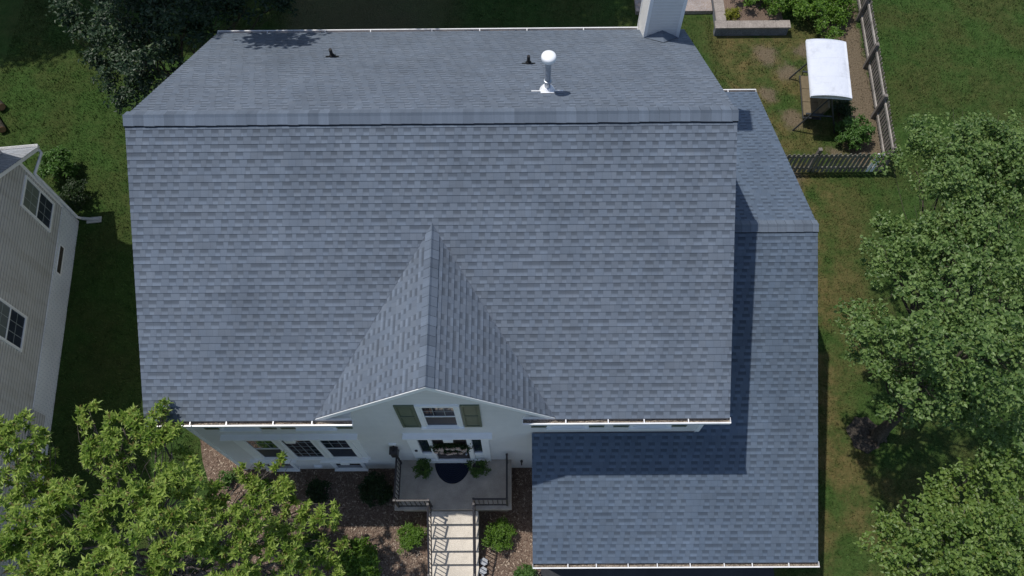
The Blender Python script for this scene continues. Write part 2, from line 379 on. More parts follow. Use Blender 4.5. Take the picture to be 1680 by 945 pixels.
def grass():
    regs = [(-17.5, -7.0, 1.5, 23, 520), (6.6, 18.5, 1.2, 23, 520), (-7.6, 7, 14.3, 23, 300)]
    X = []; Y = []
    for x0, x1, y0, y1, d in regs:
        n = int((x1-x0)*(y1-y0)*d); X.append(rng.uniform(x0, x1, n)); Y.append(rng.uniform(y0, y1, n))
    x = np.concatenate(X); y = np.concatenate(Y)
    keep = ~inpoly(x, y, bed)
    keep &= ~((x > 6.8) & (y > 19.55) & (x < 9.4)) & ~((x > 4.1) & (x < 6.9) & (y > 20.6))
    keep &= ~((x < -13.6+.1*(12.6-y)) & (y < 12.65)) & ~((x > -7.4) & (x < 6.6) & (y < 14.6))
    keep &= np.hypot(x-9.45, y-5.75) > .48
    pk = np.ones(len(x))
    for sx, sy, r in SPOTS: pk *= np.clip(np.hypot(x-sx, y-sy)/r*.8, .15, 1)
    pk *= np.where((x > 10.5) & (x < 11.7) & (y > 14.2), .15, 1.); pk *= np.where((y > 14.8) & (x > -7.8) & (x < -2.5), .12, 1.)
    keep &= rng.random(len(x)) < pk
    x = x[keep]; y = y[keep]; n = len(x)
    a = rng.uniform(0, 2*np.pi, n); wd = rng.uniform(.006, .013, n); cl = .5+.5*np.sin(x*2.9+1.7*np.sin(y*1.3))*np.sin(y*3.3+1.9*np.sin(x*1.1)); cl2 = .5+.5*np.sin(x*9.1+2*np.sin(y*5.3))*np.sin(y*8.3+2*np.sin(x*6.1)); h = rng.uniform(.03, .075, n)*(.65+.5*cl+.45*cl2); wd = wd*(.8+.5*cl2); ln = rng.uniform(.0, .06, n); b = rng.uniform(0, 2*np.pi, n)
    P0 = np.stack([x-np.cos(a)*wd, y-np.sin(a)*wd, np.zeros(n)], 1); P1 = np.stack([x+np.cos(a)*wd, y+np.sin(a)*wd, np.zeros(n)], 1)
    P2 = np.stack([x+np.cos(b)*ln, y+np.sin(b)*ln, h], 1)
    vs = np.stack([P0, P1, P2], 1).reshape(-1, 3); r = rng.random(n)
    uv = np.repeat(np.stack([r, r], 1), 3, 0)
    tag(npmesh('grass', vs, np.arange(3*n).reshape(-1, 3), M['blade'], uv, nv=3), kind='stuff', label='short lawn grass around the houses', cat='grass')
grass()
# --- bark chips on the mulch
def chips():
    n = 14000; x = rng.uniform(-8.9, .6, n); y = rng.uniform(1.2, 6.3, n)
    k = inpoly(x, y, bed) & ~((x > -3.1) & (x < -.2) & (y > 3.7)) & ~((x > -2.3) & (x < -1.0)) & ~((x > -7.4) & (y > 4.9)); x = x[k]; y = y[k]; n = len(x)
    a = rng.uniform(0, 6.28, n); L = rng.uniform(.012, .04, n); W_ = rng.uniform(.006, .014, n); z = rng.uniform(.02, .04, n); tl = rng.uniform(-.4, .4, n)
    ca, sa = np.cos(a), np.sin(a)
    vs = []
    for i, j in ((-1, -1), (1, -1), (1, 1), (-1, 1)):
        vs.append(np.stack([x+ca*L*i-sa*W_*j, y+sa*L*i+ca*W_*j, z+tl*L*i], 1))
    vs = np.stack(vs, 1).reshape(-1, 3); r = rng.random(n)**2; uv = np.repeat(np.stack([r, r], 1), 4, 0)
    t = NT('bark_chip'); u, v, _ = t.sep(t.uv()); t.col(t.mix(u, (.12, .078, .06), (.50, .41, .32))); t.rough(.95, .2)
    tag(npmesh('bark_mulch_chips', vs, np.arange(4*n).reshape(-1, 4), t.m, uv), kind='stuff', label='reddish brown bark chips loose on the front bed', cat='mulch')
chips()

# ================================================================== HOUSE
XL, XR, YF, YB, ZE, YR = -7.62, 4.29, 4.58, 14.71, 5.9, 9.75
ZR = ZE+.62*(YR-YF)
house = empty('house', (-1.6, 9.7, 0), 'large grey siding house with blue grey shingle roof, front gable and attached garage', 'house')
def fplane(x0, y0, z0, up):   # frame of a sloping plane with horizontal u along x
    up = V(up).normalized(); u = V((1, 0, 0)); n = u.cross(up); 
    if n.z < 0: n = -n
    return Fr((x0, y0, z0), u, up, n)
sl_ = math.hypot(1, .62)
RT = .011
roof = MB()
ff = fplane(0, YF, ZE, (0, 1, .62)); Lf = (YR-YF)*sl_
GX, GZ, GYB = -1.67, 7.98, YF+(7.98-ZE)/.62
GL, GR = -4.16, .76
vb = (GYB-YF)*sl_
# front slope: left, right and upper parts round the cross gable
strips(roof, [(XL, 0), (GL, 0), (GX, vb), (XL, vb)], ff, H, RT)
strips(roof, [(GR, 0), (XR, 0), (XR, vb), (GX, vb)], ff, H, RT)
strips(roof, [(XL, vb), (XR, vb), (XR, Lf), (XL, Lf)], ff, H, RT)
fb = fplane(0, YB, ZE, (0, -1, (ZR-ZE)/(YB-YR))); Lb = math.hypot(YB-YR, ZR-ZE)
strips(roof, [(XL, 0), (XR, 0), (XR, Lb), (XL, Lb)], fb, H, RT)
# deck underneath and rake edges
def deck(mb, pts, th=.07, mi=2, ofs=-.004):
    top = [V(p)+V((0, 0, ofs)) for p in pts]; bot = [p-V((0, 0, th)) for p in top]
    mb.face(top, mi); mb.face(bot[::-1], mi)
    for i in range(len(top)):
        j = (i+1) % len(top); mb.face([bot[i], bot[j], top[j], top[i]], mi)
deck(roof, [(XL, YF, ZE), (GL, YF, ZE), (GX, GYB, GZ), (GR, YF, ZE), (XR, YF, ZE), (XR, YR, ZR), (XL, YR, ZR)])
deck(roof, [(XR, YB, ZE), (XL, YB, ZE), (XL, YR, ZR-.001), (XR, YR, ZR-.001)])
# cross gable slopes: courses run along y
GY0 = YF+.03
for sgn, xe in ((-1, GL), (1, GR)):
    dz = GZ-ZE; dx = abs(xe-GX); up = V((-sgn*dx, 0, dz)).normalized(); Lg = math.hypot(dx, dz)
    n = V((sgn*dz, 0, dx)).normalized()
    fg = Fr((xe, GY0, ZE), (0, 1, 0), up, n)
    strips(roof, [(0, 0), (.001, 0), (GYB-GY0, Lg), (0, Lg)], fg, H, RT)
    deck(roof, [(xe, GY0, ZE), (xe, GY0+.001, ZE), (GX, GYB, GZ-.003), (GX, GY0, GZ-.003)], .06)
roof_o = build('roof', roof, [M['shingle'], M['edge'], M['under']], house)
# woven valley lines
vl = MB()
for xe in (GL, GR):
    a = V((xe, YF, ZE)); b = V((GX, GYB, GZ)); s_ = 1 if xe == GR else -1
    vl.face([a+V((s_*.007, 0, .014)), a+V((-s_*.007, .0, .014)), b+V((-s_*.007, 0, .014)), b+V((s_*.007, 0, .014))])
build('valley_seam', vl, M['seam'], roof_o)
def ridge(p0, p1, d1, d2, wd, rise, parent, name='ridge_cap', edge=.02):
    """overlapping cap shingles bent over a ridge"""
    mb = MB(); p0 = V(p0); p1 = V(p1); L = (p1-p0).length; e = (p1-p0)/L; d1 = V(d1).normalized(); d2 = V(d2).normalized(); up = V((0, 0, 1)); k = 0; ex = .2
    while k*ex < L-.01:
        s0 = k*ex; s1 = min(s0+ex+.02, L); r0 = rise+.012; r1 = rise+.004; j = random.uniform(-.006, .006)
        A = []
        for s, r in ((s0, r0), (s1, r1)):
            c = p0+e*s+up*r
            A.append([c+d1*(wd+j), c+d1*.05+up*.0, c+up*.016, c+d2*.05, c+d2*(wd+j)])
        for i in range(4):
            u0 = s0+.0005; u1 = s0+ex-.0005; va, vb_ = i*.1, (i+1)*.1
            mb.face([A[0][i], A[1][i], A[1][i+1], A[0][i+1]], 0, [(u0, va), (u1, va), (u1, vb_), (u0, vb_)])
        mb.face([A[0][i]-up*0.0 for i in range(5)] + [A[0][i]-up*.014 for i in range(4, -1, -1)], 1)
        for i in (0, 4):
            mb.face([A[0][i], A[1][i], A[1][i]-up*edge, A[0][i]-up*edge], 1)
        k += 1
    return build(name, mb, [M['cap'], M['edge']], parent)
ridge((XL-.01, YR, ZR), (XR+.01, YR, ZR), (0, -1, -.62), (0, 1, -.62), .205, .05, roof_o, edge=.05)
ridge((GX, GY0-.005, GZ), (GX, GYB+.12, GZ), (-1, 0, -.83), (1, 0, -.83), .19, .012, roof_o)
# ---------- garage wing roof
gxl, gxr, gyf, gyb, gyr, gzr, gzf, gzb = .31, 6.83, 2.16, 14.80, 9.09, 5.76, 2.42, 3.25
MXR = 4.1     # main east wall
gm = MB()
uf = V((0, gyr-gyf, gzr-gzf)); fgf = fplane(0, gyf, gzf, uf); Lgf = uf.length; yw = 4.86
vw = (yw-gyf)/(gyr-gyf)*Lgf
strips(gm, [(gxl, 0), (gxr, 0), (gxr, vw), (gxl, vw)], fgf, H, RT)
strips(gm, [(MXR-.05, vw), (gxr, vw), (gxr, Lgf), (MXR-.05, Lgf)], fgf, H, RT)
ub = V((0, gyr-gyb, gzr-gzb)); fgb = fplane(0, gyb, gzb, ub); Lgb = ub.length
strips(gm, [(MXR-.05, 0), (gxr, 0), (gxr, Lgb), (MXR-.05, Lgb)], fgb, H, RT)
zw = gzf+(yw-gyf)/(gyr-gyf)*(gzr-gzf)
deck(gm, [(gxl, gyf, gzf), (gxr, gyf, gzf), (gxr, gyr, gzr), (MXR-.04, gyr, gzr), (MXR-.04, yw, zw), (gxl, yw, zw)])
deck(gm, [(gxr, gyb, gzb), (MXR-.04, gyb, gzb), (MXR-.04, gyr, gzr-.001), (gxr, gyr, gzr-.001)])
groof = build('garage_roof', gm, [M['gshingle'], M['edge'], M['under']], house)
ridge((MXR, gyr, gzr), (gxr+.01, gyr, gzr), (0, -1, -.475), (0, 1, -.44), .17, .035, groof, edge=.035)
# ---------- walls
WY = 4.9
wl = MB(); wf = Fr((0, WY, 0), (1, 0, 0), (0, 0, 1), (0, -1, 0))
GW0, GW1 = -4.0, .6
strips(wl, [(-7.4, -.05), (.5, -.05), (.5, 5.86), (-7.4, 5.86)], wf, .1, .012, 0, 0, dutch=True)
strips(wl, [(.5, 2.6), (4.1, 2.6), (4.1, 5.86), (.5, 5.86)], wf, .1, .012, 0, 0, dutch=True)
strips(wl, [(-3.93, 5.86), (.56, 5.86), (GX, GZ-.12)], wf, .1, .012, 0, 0, dutch=True)
# side and back walls
for x, n_, ztop in ((-7.4, -1, 0), (4.1, 1, 0)):
    fs = Fr((x, 0, 0), (0, 1, 0), (0, 0, 1), (n_, 0, 0))
    strips(wl, [(WY, -.05), (14.5, -.05), (14.5, 5.8), (YR, ZR-.15), (WY, 5.8)], fs, .1, .012, 0, 0, dutch=True)
strips(wl, [(-7.4, -.05), (4.1, -.05), (4.1, 5.86), (-7.4, 5.86)], Fr((0, 14.5, 0), (1, 0, 0), (0, 0, 1), (0, 1, 0)), .1, .012, 0, 0, dutch=True)
build('wall', wl, [M['siding']], house)
cb = MB(); 
for x in (-7.4, ): cb.box(x-.02, x+.09, WY-.03, WY+.08, 0, 5.8)
build('corner_board', cb, M['trim'], house); cb = MB(); cb.box(4.02, 4.12, WY-.03, WY+.08, 3.4, 5.8); build('corner_board', cb, M['trim'], house)
gw = MB()
strips(gw, [(.55, -.05), (6.6, -.05), (6.6, 2.45), (.55, 2.45)], Fr((0, 2.4, 0), (1, 0, 0), (0, 0, 1), (0, -1, 0)), .1, .012, 0, 0, dutch=True)
strips(gw, [(2.4, -.05), (14.5, -.05), (14.5, 3.2), (gyr, gzr-.15), (2.4, 2.42)], Fr((6.6, 0, 0), (0, 1, 0), (0, 0, 1), (1, 0, 0)), .1, .012, 0, 0, dutch=True)
strips(gw, [(2.4, -.05), (4.88, -.05), (4.88, 3.55), (2.4, 2.4)], Fr((.55, 0, 0), (0, 1, 0), (0, 0, 1), (-1, 0, 0)), .1, .012, 0, 0, dutch=True)
strips(gw, [(4.1, -.05), (6.6, -.05), (6.6, 3.2), (4.1, 3.2)], Fr((0, 14.5, 0), (1, 0, 0), (0, 0, 1), (0, 1, 0)), .1, .012, 0, 0, dutch=True)
build('garage_wall', gw, [M['siding']], house)
gd = MB(); gd.box(1.1, 6.0, 2.33, 2.385, 0, 2.1); 
for k in range(4): gd.box(1.12, 5.98, 2.315, 2.328, .05+k*.52, .5+k*.52)
build('garage_door', gd, M['trim'], house)
# fascia, rake boards, soffit
fs = MB()
fs.box(XL+.02, GL+.75, YF+.02, YF+.045, ZE-.22, ZE-.03); fs.box(GR-.67, XR-.02, YF+.02, YF+.045, ZE-.22, ZE-.03)
fs.box(XL+.05, GL+.7, YF+.05, WY+.02, ZE-.215, ZE-.2); fs.box(GR-.6, XR-.05, YF+.05, WY+.02, ZE-.215, ZE-.2)
fs.box(XL+.02, XR-.02, YB-.045, YB-.02, ZE-.22, ZE-.03)
fs.box(gxl+.02, gxr-.02, gyf+.02, gyf+.045, gzf-.22, gzf-.03); fs.box(4.2, gxr-.02, gyb-.045, gyb-.02, gzb-.22, gzb-.03)
def rake(mb, a, b, th, out):
    a, b, o = V(a), V(b), V(out)*.022
    for (p, q, r) in ((a, b, o),):
        z = V((0, 0, -th)); t0 = V((0, 0, -.012))
        P = [p+t0, q+t0, q+z, p+z]; Q = [v_+r for v_ in P]
        mb.face(Q); mb.face(P[::-1])
        for i in range(4): mb.face([P[i], P[(i+1) % 4], Q[(i+1) % 4], Q[i]])
for x, o in ((XL, -1), (XR, 1)):
    rake(fs, (x-o*.03, YF, ZE), (x-o*.03, YR, ZR), .2, (o, 0, 0)); rake(fs, (x-o*.03, YB, ZE), (x-o*.03, YR, ZR), .2, (o, 0, 0))
rake(fs, (gxr-.03, gyf, gzf), (gxr-.03, gyr, gzr), .19, (1, 0, 0)); rake(fs, (gxr-.03, gyb, gzb), (gxr-.03, gyr, gzr), .19, (1, 0, 0))
rake(fs, (gxl+.03, gyf, gzf), (gxl+.03, yw, zw), .19, (-1, 0, 0))
build('fascia', fs, M['trim'], house)
gr_ = MB()
for xe in (GL, GR):
    rake(gr_, (xe, GY0+.006, ZE-.01), (GX, GY0+.006, GZ), .17, (0, -1, 0))
    # soffit behind the rake and the boxed return
    s_ = 1 if xe == GL else -1
    a = V((xe, GY0+.01, ZE-.15)); b = V((GX, GY0+.01, GZ-.15)); gr_.face([a, b, b+V((0, .34, 0)), a+V((0, .34, 0))])
x0, x1 = GL+.02, -3.38
gr_.face([(x0, WY-.02, ZE-.02), (x1, WY-.02, ZE+.6), (x1, GY0+.03, ZE+.6), (x0, GY0+.03, ZE-.02)])
build('gable_rake', gr_, M['trim'], house)
# ---------- gutters
def gutter(x0, x1, y, z, sy, parent, step=.78, lip=True):
    """open K profile trough along x; sy=-1 means it hangs on the south eave"""
    mb = MB(); y1 = y+sy*.125; zb = z-.115
    def bx(xa, xb, ya, yb, za, zb_, mi=0): mb.box(xa, xb, min(ya, yb), max(ya, yb), za, zb_, XYZ, mi)
    bx(x0, x1, y, y+sy*.01, zb, z-.01); bx(x0, x1, y+sy*.011, y1-sy*.016, zb, zb+.008)
    bx(x0, x1, y1-sy*.015, y1, zb-.004, z-.016); bx(x0, x1, y1-sy*.022, y1+sy*.006, z-.0155, z-.004)
    for xa in (x0, x1-.008): bx(xa, xa+.008, y+sy*.012, y1-sy*.024, zb+.01, z-.006)
    n = max(1, round((x1-x0)/step)); 
    for k in range(1, n): 
        xx = x0+(x1-x0)*(k+random.uniform(-.12, .12))/n; bx(xx-.011, xx+.011, y+sy*.012, y1-sy*.023, z-.03, z-.006)
    o = build('gutter', mb, M['gutter'], parent)
    db = MB(); m = int((x1-x0)/.05); ys = [y+sy*.012, y+sy*.045, y+sy*.08, y1-sy*.017]
    hz = [[zb+.012+max(0, .035*math.sin(i*.23+j)+random.uniform(-.012, .03))*(0.6+.4*math.sin(i*.05)) for j in range(4)] for i in range(m+1)]
    for i in range(m):
        for j in range(3):
            xa = x0+.01+(x1-x0-.02)*i/m; xb = x0+.01+(x1-x0-.02)*(i+1)/m
            db.face([(xa, ys[j], hz[i][j]), (xb, ys[j], hz[i+1][j]), (xb, ys[j+1], hz[i+1][j+1]), (xa, ys[j+1], hz[i][j+1])])
    build('leaf_debris', db, M['debris'], o)
    return o
gutter(XL, -3.37, YF+.02, ZE-.01, -1, house); gutter(.09, XR+.02, YF+.02, ZE-.01, -1, house)
gutter(XL, 3.12, YB-.01, ZE-.01, 1, house, 1.3)
gutter(gxl, gxr+.03, gyf+.02, gzf-.01, -1, house, .75); gutter(4.45, gxr, gyb-.01, gzb-.01, 1, house, .9)
# ---------- windows
def window(fr, u0, u1, w0, w1, parent, sash=True, grid=(3, 2), case=.1, sill=True, head=None, key=False, ogrid=False, name='window'):
    mb = MB(); d0, d1 = .0, .055
    mb.box(u0-case, u0, w0-.02, w1+case, d0, d1, fr); mb.box(u1, u1+case, w0-.02, w1+case, d0, d1, fr)
    mb.box(u0+.001, u1-.001, w1, w1+case, d0, d1-.003, fr)
    for a, b in ((u0, u0+.035), (u1-.035, u1)): mb.box(a+.001, b-.001, w0, w1-.001, d0, .038, fr)
    mb.box(u0+.036, u1-.036, w1-.036, w1-.001, d0, .037, fr); mb.box(u0+.036, u1-.036, w0, w0+.035, d0, .037, fr)
    o = build(name, mb, M['trim'], parent)
    mid = (w0+w1)/2
    gl = MB()
    if sash:
        gl.box(u0+.034, u1-.034, mid, w1-.034, .012, .022, fr); build('upper_pane', gl, M['glass'], o)
        g2 = MB(); g2.box(u0+.034, u1-.034, w0+.033, mid-.001, .012, .018, fr); build('lower_pane', g2, M['screen'], o)
        mr = MB(); mr.box(u0+.0355, u1-.0355, mid-.025, mid+.022, .011, .034, fr); build('meeting_rail', mr, M['trim'], o)
        gy0 = mid+.022
    else:
        gl.box(u0+.034, u1-.034, w0+.033, w1-.034, .012, .022, fr); build('pane', gl, M['glass'], o); gy0 = w0+.035
    if grid:
        mu = MB(); nx, ny = grid; t = .007
        for i in range(1, nx): x = u0+(u1-u0)*i/nx; mu.box(x-t, x+t, gy0, w1-.037, .0215, .027, fr)
        for j in range(1, ny): z = gy0+(w1-gy0)*j/ny; mu.box(u0+.037, u1-.037, z-t, z+t, .0215, .026, fr)
        build('muntins', mu, M['muntin'], o)
    if sill:
        s = MB(); s.box(u0-case-.02, u1+case+.02, w0-.07, w0-.021, .0, .10, fr); build('sill', s, M['trim'], o)
    return o
M['muntin'] = plain('grey_muntin', (.30, .33, .33), .5)
def headtrim(fr, u0, u1, w0, w1, parent, key=None, dep=.13):
    mb = MB(); mb.box(u0, u1, w1-.05, w1, 0, dep, fr); mb.box(u0+.03, u1-.03, w0, w1-.051, 0, dep-.05, fr)
    if key is not None:
        mb.box(key-.11, key+.11, w0-.04, w1+.012, dep-.048, dep+.025, fr)
    return build('head_trim', mb, M['trim'], parent)
window(wf, -6.47, -5.79, 1.42, 3.28, house, grid=(3, 2), sill=False, case=.09)
window(wf, -5.63, -4.88, 1.42, 3.28, house, sash=False, grid=(4, 5), sill=False, case=.08)
window(wf, -4.72, -4.04, 1.42, 3.28, house, grid=(3, 2), sill=False, case=.09)
tr = MB(); tr.box(-6.72, -6.565, 1.36, 3.455, 0, .035, wf); tr.box(-3.945, -3.79, 1.36, 3.455, 0, .035, wf); tr.box(-6.74, -3.77, 1.29, 1.355, 0, .07, wf); tr.box(-6.72, -3.79, 1.18, 1.285, 0, .03, wf); tr.box(-6.564, -3.946, 3.385, 3.455, 0, .034, wf)
build('window_surround', tr, M['trim'], house)
headtrim(wf, -6.85, -3.70, 3.46, 3.64, house, -5.27, .15)
for a, b in ((-6.92, -5.72), (-5.10, -3.86)):
    c = (a+b)/2; window(wf, c-.36, c+.36, .16, .80, house, sash=False, grid=None, case=.07)
    headtrim(wf, a, b, 1.0, 1.14, house, c, .10)
# gable window with shutters
def shutter(fr, u0, u1, w0, w1, parent):
    mb = MB(); t = .05
    mb.box(u0, u0+t, w0, w1, .012, .045, fr); mb.box(u1-t, u1, w0, w1, .012, .045, fr)
    for a, b in ((w0, w0+.08), ((w0+w1)/2-.04, (w0+w1)/2+.04), (w1-.08, w1)): mb.box(u0+t, u1-t, a, b, .012, .043, fr)
    mb.box(u0+t+.001, u1-t-.001, w0+.081, w1-.081, .012, .024, fr)
    for a, b in ((w0+.12, (w0+w1)/2-.08), ((w0+w1)/2+.08, w1-.12)): mb.box(u0+t+.03, u1-t-.03, a, b, .0245, .034, fr)
    return build('shutter', mb, M['shutter'], parent)
window(wf, -2.03, -1.31, 4.36, 5.82, house, grid=(3, 2), case=.1)
for a, b in ((-2.56, -2.15), (-1.19, -.80)): shutter(wf, a, b, 4.28, 5.92, house)
for x0, x1 in ((-6.56, -5.83), (-4.86, -4.13), (.72, 1.48), (2.55, 3.31)):
    window(wf, x0, x1, 4.28, 5.55, house, grid=(3, 2), case=.08)
    shutter(wf, x0-.43, x0-.09, 4.20, 5.6, house); shutter(wf, x1+.09, x1+.43, 4.20, 5.6, house)
# ---------- entrance
dr = MB(); dr.box(-2.03, -1.22, 1.30, 3.39, 0, .03, wf)
for a, b in ((1.4, 2.0), (2.15, 3.25)):
    for u in (-1.95, -1.58): dr.box(u, u+.3, a, b, .031, .04, wf)
door = build('front_door', dr, M['door'], house)
hd = MB(); hd.tube([wf(-1.29, 1.98, .031), wf(-1.29, 1.98, .085)], .012, 8); hd.lathe(wf(-1.29, 1.98, .10), [(.004, -.03), (.028, -.02), (.032, 0), (.028, .02), (.004, .03)], 12); build('door_knob', hd, M['galv'], door, smooth=True)
en = MB()
for a, b, d in ((-2.62, -2.38, .06), (-2.12, -2.035, .09), (-1.215, -1.10, .09), (-.88, -.70, .06)): en.box(a, b, 1.0, 3.40, 0, d, wf)
for a, b in ((-2.379, -2.121), (-1.099, -.881)): en.box(a, b, 1.0, 1.86, 0, .05, wf); en.box(a+.03, b-.03, 1.12, 1.76, .0505, .062, wf)
en.box(-2.62, -.70, 3.401, 3.455, 0, .1, wf)
build('door_surround', en, M['trim'], house)
for a, b in ((-2.378, -2.122), (-1.098, -.882)):
    sd = MB(); sd.box(a, b, 1.862, 3.40, 0, .02, wf); build('sidelight', sd, M['glass'], house)
headtrim(wf, -2.66, -.60, 3.46, 3.64, house, -1.62, .15)
th = MB(); th.box(-2.379, -.882, 1.003, 1.29, .051, .10, wf); build('threshold', th, M['trim'], house)
ln_ = MB(); ln_.box(-3.10, -2.94, 2.05, 2.12, .0, .05, wf); ln_.tube([wf(-3.02, 2.55, .0), wf(-3.02, 2.6, .12), wf(-3.02, 2.52, .14)], .018, 6); ln_.box(-3.10, -2.94, 2.12, 2.50, .05, .21, wf); ln_.box(-3.12, -2.92, 2.501, 2.53, .04, .23, wf)
wlamp = build('wall_lantern', ln_, M['iron'], house)
lm = MB(); lm.box(-3.11, -2.93, 2.68, 2.76, 0, .05, wf); build('lantern_bracket', lm, M['trim'], wlamp)
mbx = MB(); mbx.box(-2.53, -2.47, 2.2, 2.3, .061, .09, wf); build('doorbell', mbx, M['iron'], house)
sp = MB(); sp.tube([wf(.08, .92, 0), wf(.08, .92, .1), wf(.08, .84, .12)], .018, 8); sp.lathe(wf(.08, .97, .06), [(.035, -.01), (.035, .01)], 10); build('outdoor_spigot', sp, M['iron'], house)
dv = MB(); dv.box(-5.42, -5.20, .34, .48, 0, .05, wf); dv.box(-5.40, -5.22, .36, .46, .051, .07, wf); build('wall_vent', dv, M['metalw'], house)
sbm = MB(); sbm.tube([(6.0, gyf+.0, gzf-.13), (6.0, gyf-.06, gzf-.25), (5.75, gyf+.3, gzf-.45), (5.75, gyf+.3, .1)], .04, 8); build('downspout', sbm, M['gutter'], house, smooth=True)
# ---------- chimney
ch = MB(); cx0, cx1, cy0, cy1, cz = 3.17, 4.0, 14.12, 15.05, 10.3
for fr_, L_ in ((Fr((cx0, cy0, 0), (1, 0, 0), (0, 0, 1), (0, -1, 0)), cx1-cx0), (Fr((cx0, cy1, 0), (0, -1, 0), (0, 0, 1), (-1, 0, 0)), cy1-cy0), (Fr((cx1, cy0, 0), (0, 1, 0), (0, 0, 1), (1, 0, 0)), cy1-cy0), (Fr((cx1, cy1, 0), (-1, 0, 0), (0, 0, 1), (0, 1, 0)), cx1-cx0)):
    strips(ch, [(0, 0), (L_, 0), (L_, cz), (0, cz)], fr_, .105, .013, 0, 0, dutch=True)
chim = build('chimney', ch, [M['siding']], house)
ct = MB()
for x in (cx0, cx1):
    for y in (cy0, cy1): 
        ct.box(x-.02 if x == cx0 else x-.06, x+.06 if x == cx0 else x+.02, y-.02 if y == cy0 else y-.06, y+.06 if y == cy0 else y+.02, 0, cz)
build('corner_trim', ct, M['trim'], chim)
cc = MB(); cc.box(cx0-.06, cx1+.06, cy0-.06, cy1+.06, cz, cz+.09); cc.tube([(3.58, 14.58, cz+.09), (3.58, 14.58, cz+.4)], .12, 16); build('chimney_cap', cc, M['galv'], chim)
ck = MB(); mxx = (cx0+cx1)/2; zb_ = ZE+.62*(YB-cy0)*((ZR-ZE)/(YB-YR)/.62); ap = V((mxx, cy0, zb_+.27)); lo1 = V((cx0-.02, cy0, zb_+.02)); lo2 = V((cx1+.02, cy0, zb_+.02))
ybk = cy0-.27/((ZR-ZE)/(YB-YR)); fk = V((mxx, ybk, zb_+.30))
ck.face([lo1, fk, ap], 0, [(0, 0), (0, .3), (.3, .3)]); ck.face([ap, fk, lo2], 0, [(.3, .3), (0, .3), (0, 0)])
build('chimney_cricket', ck, M['cap'], chim)
# ---------- roof pipes
def rz(y): return ZE+(YB-y)*(ZR-ZE)/(YB-YR)
def pipe(x, y, h, r, mat, fmat, capped=False):
    z = rz(y); p = MB(); p.tube([(x, y, z-.05), (x, y, z+h)], r, 16)
    name = 'flue_pipe' if capped else 'vent_pipe'
    o = build(name, p, mat, house, smooth=False)
    f = MB(); up = V((0, -1, (ZR-ZE)/(YB-YR))).normalized(); n = V((0, .62, 1)).normalized(); ff_ = Fr((x, y, z), (1, 0, 0), up, n)
    if capped:
        f.box(-.33, .33, .06, .10, .014, .03, ff_); f.box(-.14, .14, -.16, .2, .013, .022, ff_)
        f.lathe((x, y, z-.06), [(.17, 0), (.165, .06), (.15, .1), (.11, .17), (.085, .2)], 20)
    else:
        f.box(-.15, .15, -.02, .05, .012, .022, ff_); f.box(-.06, .06, -.12, .05, .0125, .024, ff_); f.lathe((x, y, z-.03), [(.085, 0), (.07, .07), (.05, .11)], 16)
    build('flashing', f, fmat, o)
    if capped:
        c = MB(); c.lathe((x, y, z+h-.03), [(.06, 0), (.135, .01), (.15, .03), (.15, .10), (.14, .125), (.11, .142), (.06, .152)], 28); build('rain_cap', c, M['metalw'], o, smooth=True)
        c = MB(); c.lathe((x, y, z+h-.12), [(.075, 0), (.08, .03), (.08, .085)], 20); build('cap_collar', c, M['galv'], o, smooth=True); c = MB(); c.lathe((x, y, z+.30), [(.07, 0), (.085, .01), (.085, .03), (.07, .04)], 20); build('storm_collar', c, M['galv'], o, smooth=True)
pipe(-4.28, 12.97, .26, .038, M['black'], M['black']); pipe(.29, 12.42, .26, .036, M['black'], M['black'])
pipe(.65, 10.88, .98, .062, M['galv'], M['metalw'], True)

# ================================================================== PORCH
porch = empty('front_porch', (-1.7, 4.2, 0), 'raised concrete entry porch with steps and black iron railings', 'porch')
p = MB(); p.box(-3.02, -.28, 3.74, 4.88, 0, .899); build('porch_base', p, M['porch'], porch)
p = MB(); p.box(-3.14, -.18, 3.62, 4.885, .9, 1.0); build('porch_slab', p, M['porch'], porch)
for k in range(5):
    yb_ = 3.615-.305*k; z = 1.0-.168*(k+1)
    p = MB(); p.box(-2.28, -1.03, yb_-.315, yb_-.002, z-.045, z); p.box(-2.27, -1.04, yb_-.30, yb_-.003, -.02, z-.0455); build('step', p, M['step'], porch)
def rail_run(pts, top=.88, lean=False, posts=True):
    """pts: list of base points (x,y,z)"""
    mb = MB(); pts = [V(q) for q in pts]; up = V((0, 0, 1))
    for a, b in zip(pts, pts[1:]):
        d = b-a; L = d.length; dn = d.normalized(); side = dn.cross(up).normalized()
        for h, hw in ((top, .022), (.10, .015)):
            P = []
            for q in (a+up*h, b+up*h):
                P.append([q+side*hw*i+up*(hw*.7)*j for i, j in ((-1, -1), (1, -1), (1, 1), (-1, 1))])
            for i in range(4): mb.face([P[0][i], P[0][(i+1) % 4], P[1][(i+1) % 4], P[1][i]])
            mb.face(P[0][::-1]); mb.face(P[1])
        n = max(2, round(L/.115))
        for k in range(1, n):
            q = a.lerp(b, k/n); r = .008; mb.box(q.x-r, q.x+r, q.y-r, q.y+r, q.z+.1, q.z+top-.01)
    o = build('railing', mb, M['iron'], porch)
    for q in pts:
        m2 = MB(); m2.box(q.x-.021, q.x+.021, q.y-.021, q.y+.021, q.z, q.z+top+.03); m2.box(q.x-.028, q.x+.028, q.y-.028, q.y+.028, q.z+top+.031, q.z+top+.05)
        build('railing_post', m2, M['iron'], o)
rail_run([(-3.03, 4.80, 1.0), (-3.03, 3.70, 1.0), (-2.20, 3.70, 1.0)])
rail_run([(-.29, 4.80, 1.0), (-.29, 3.72, 1.0), (-1.10, 3.72, 1.0)])
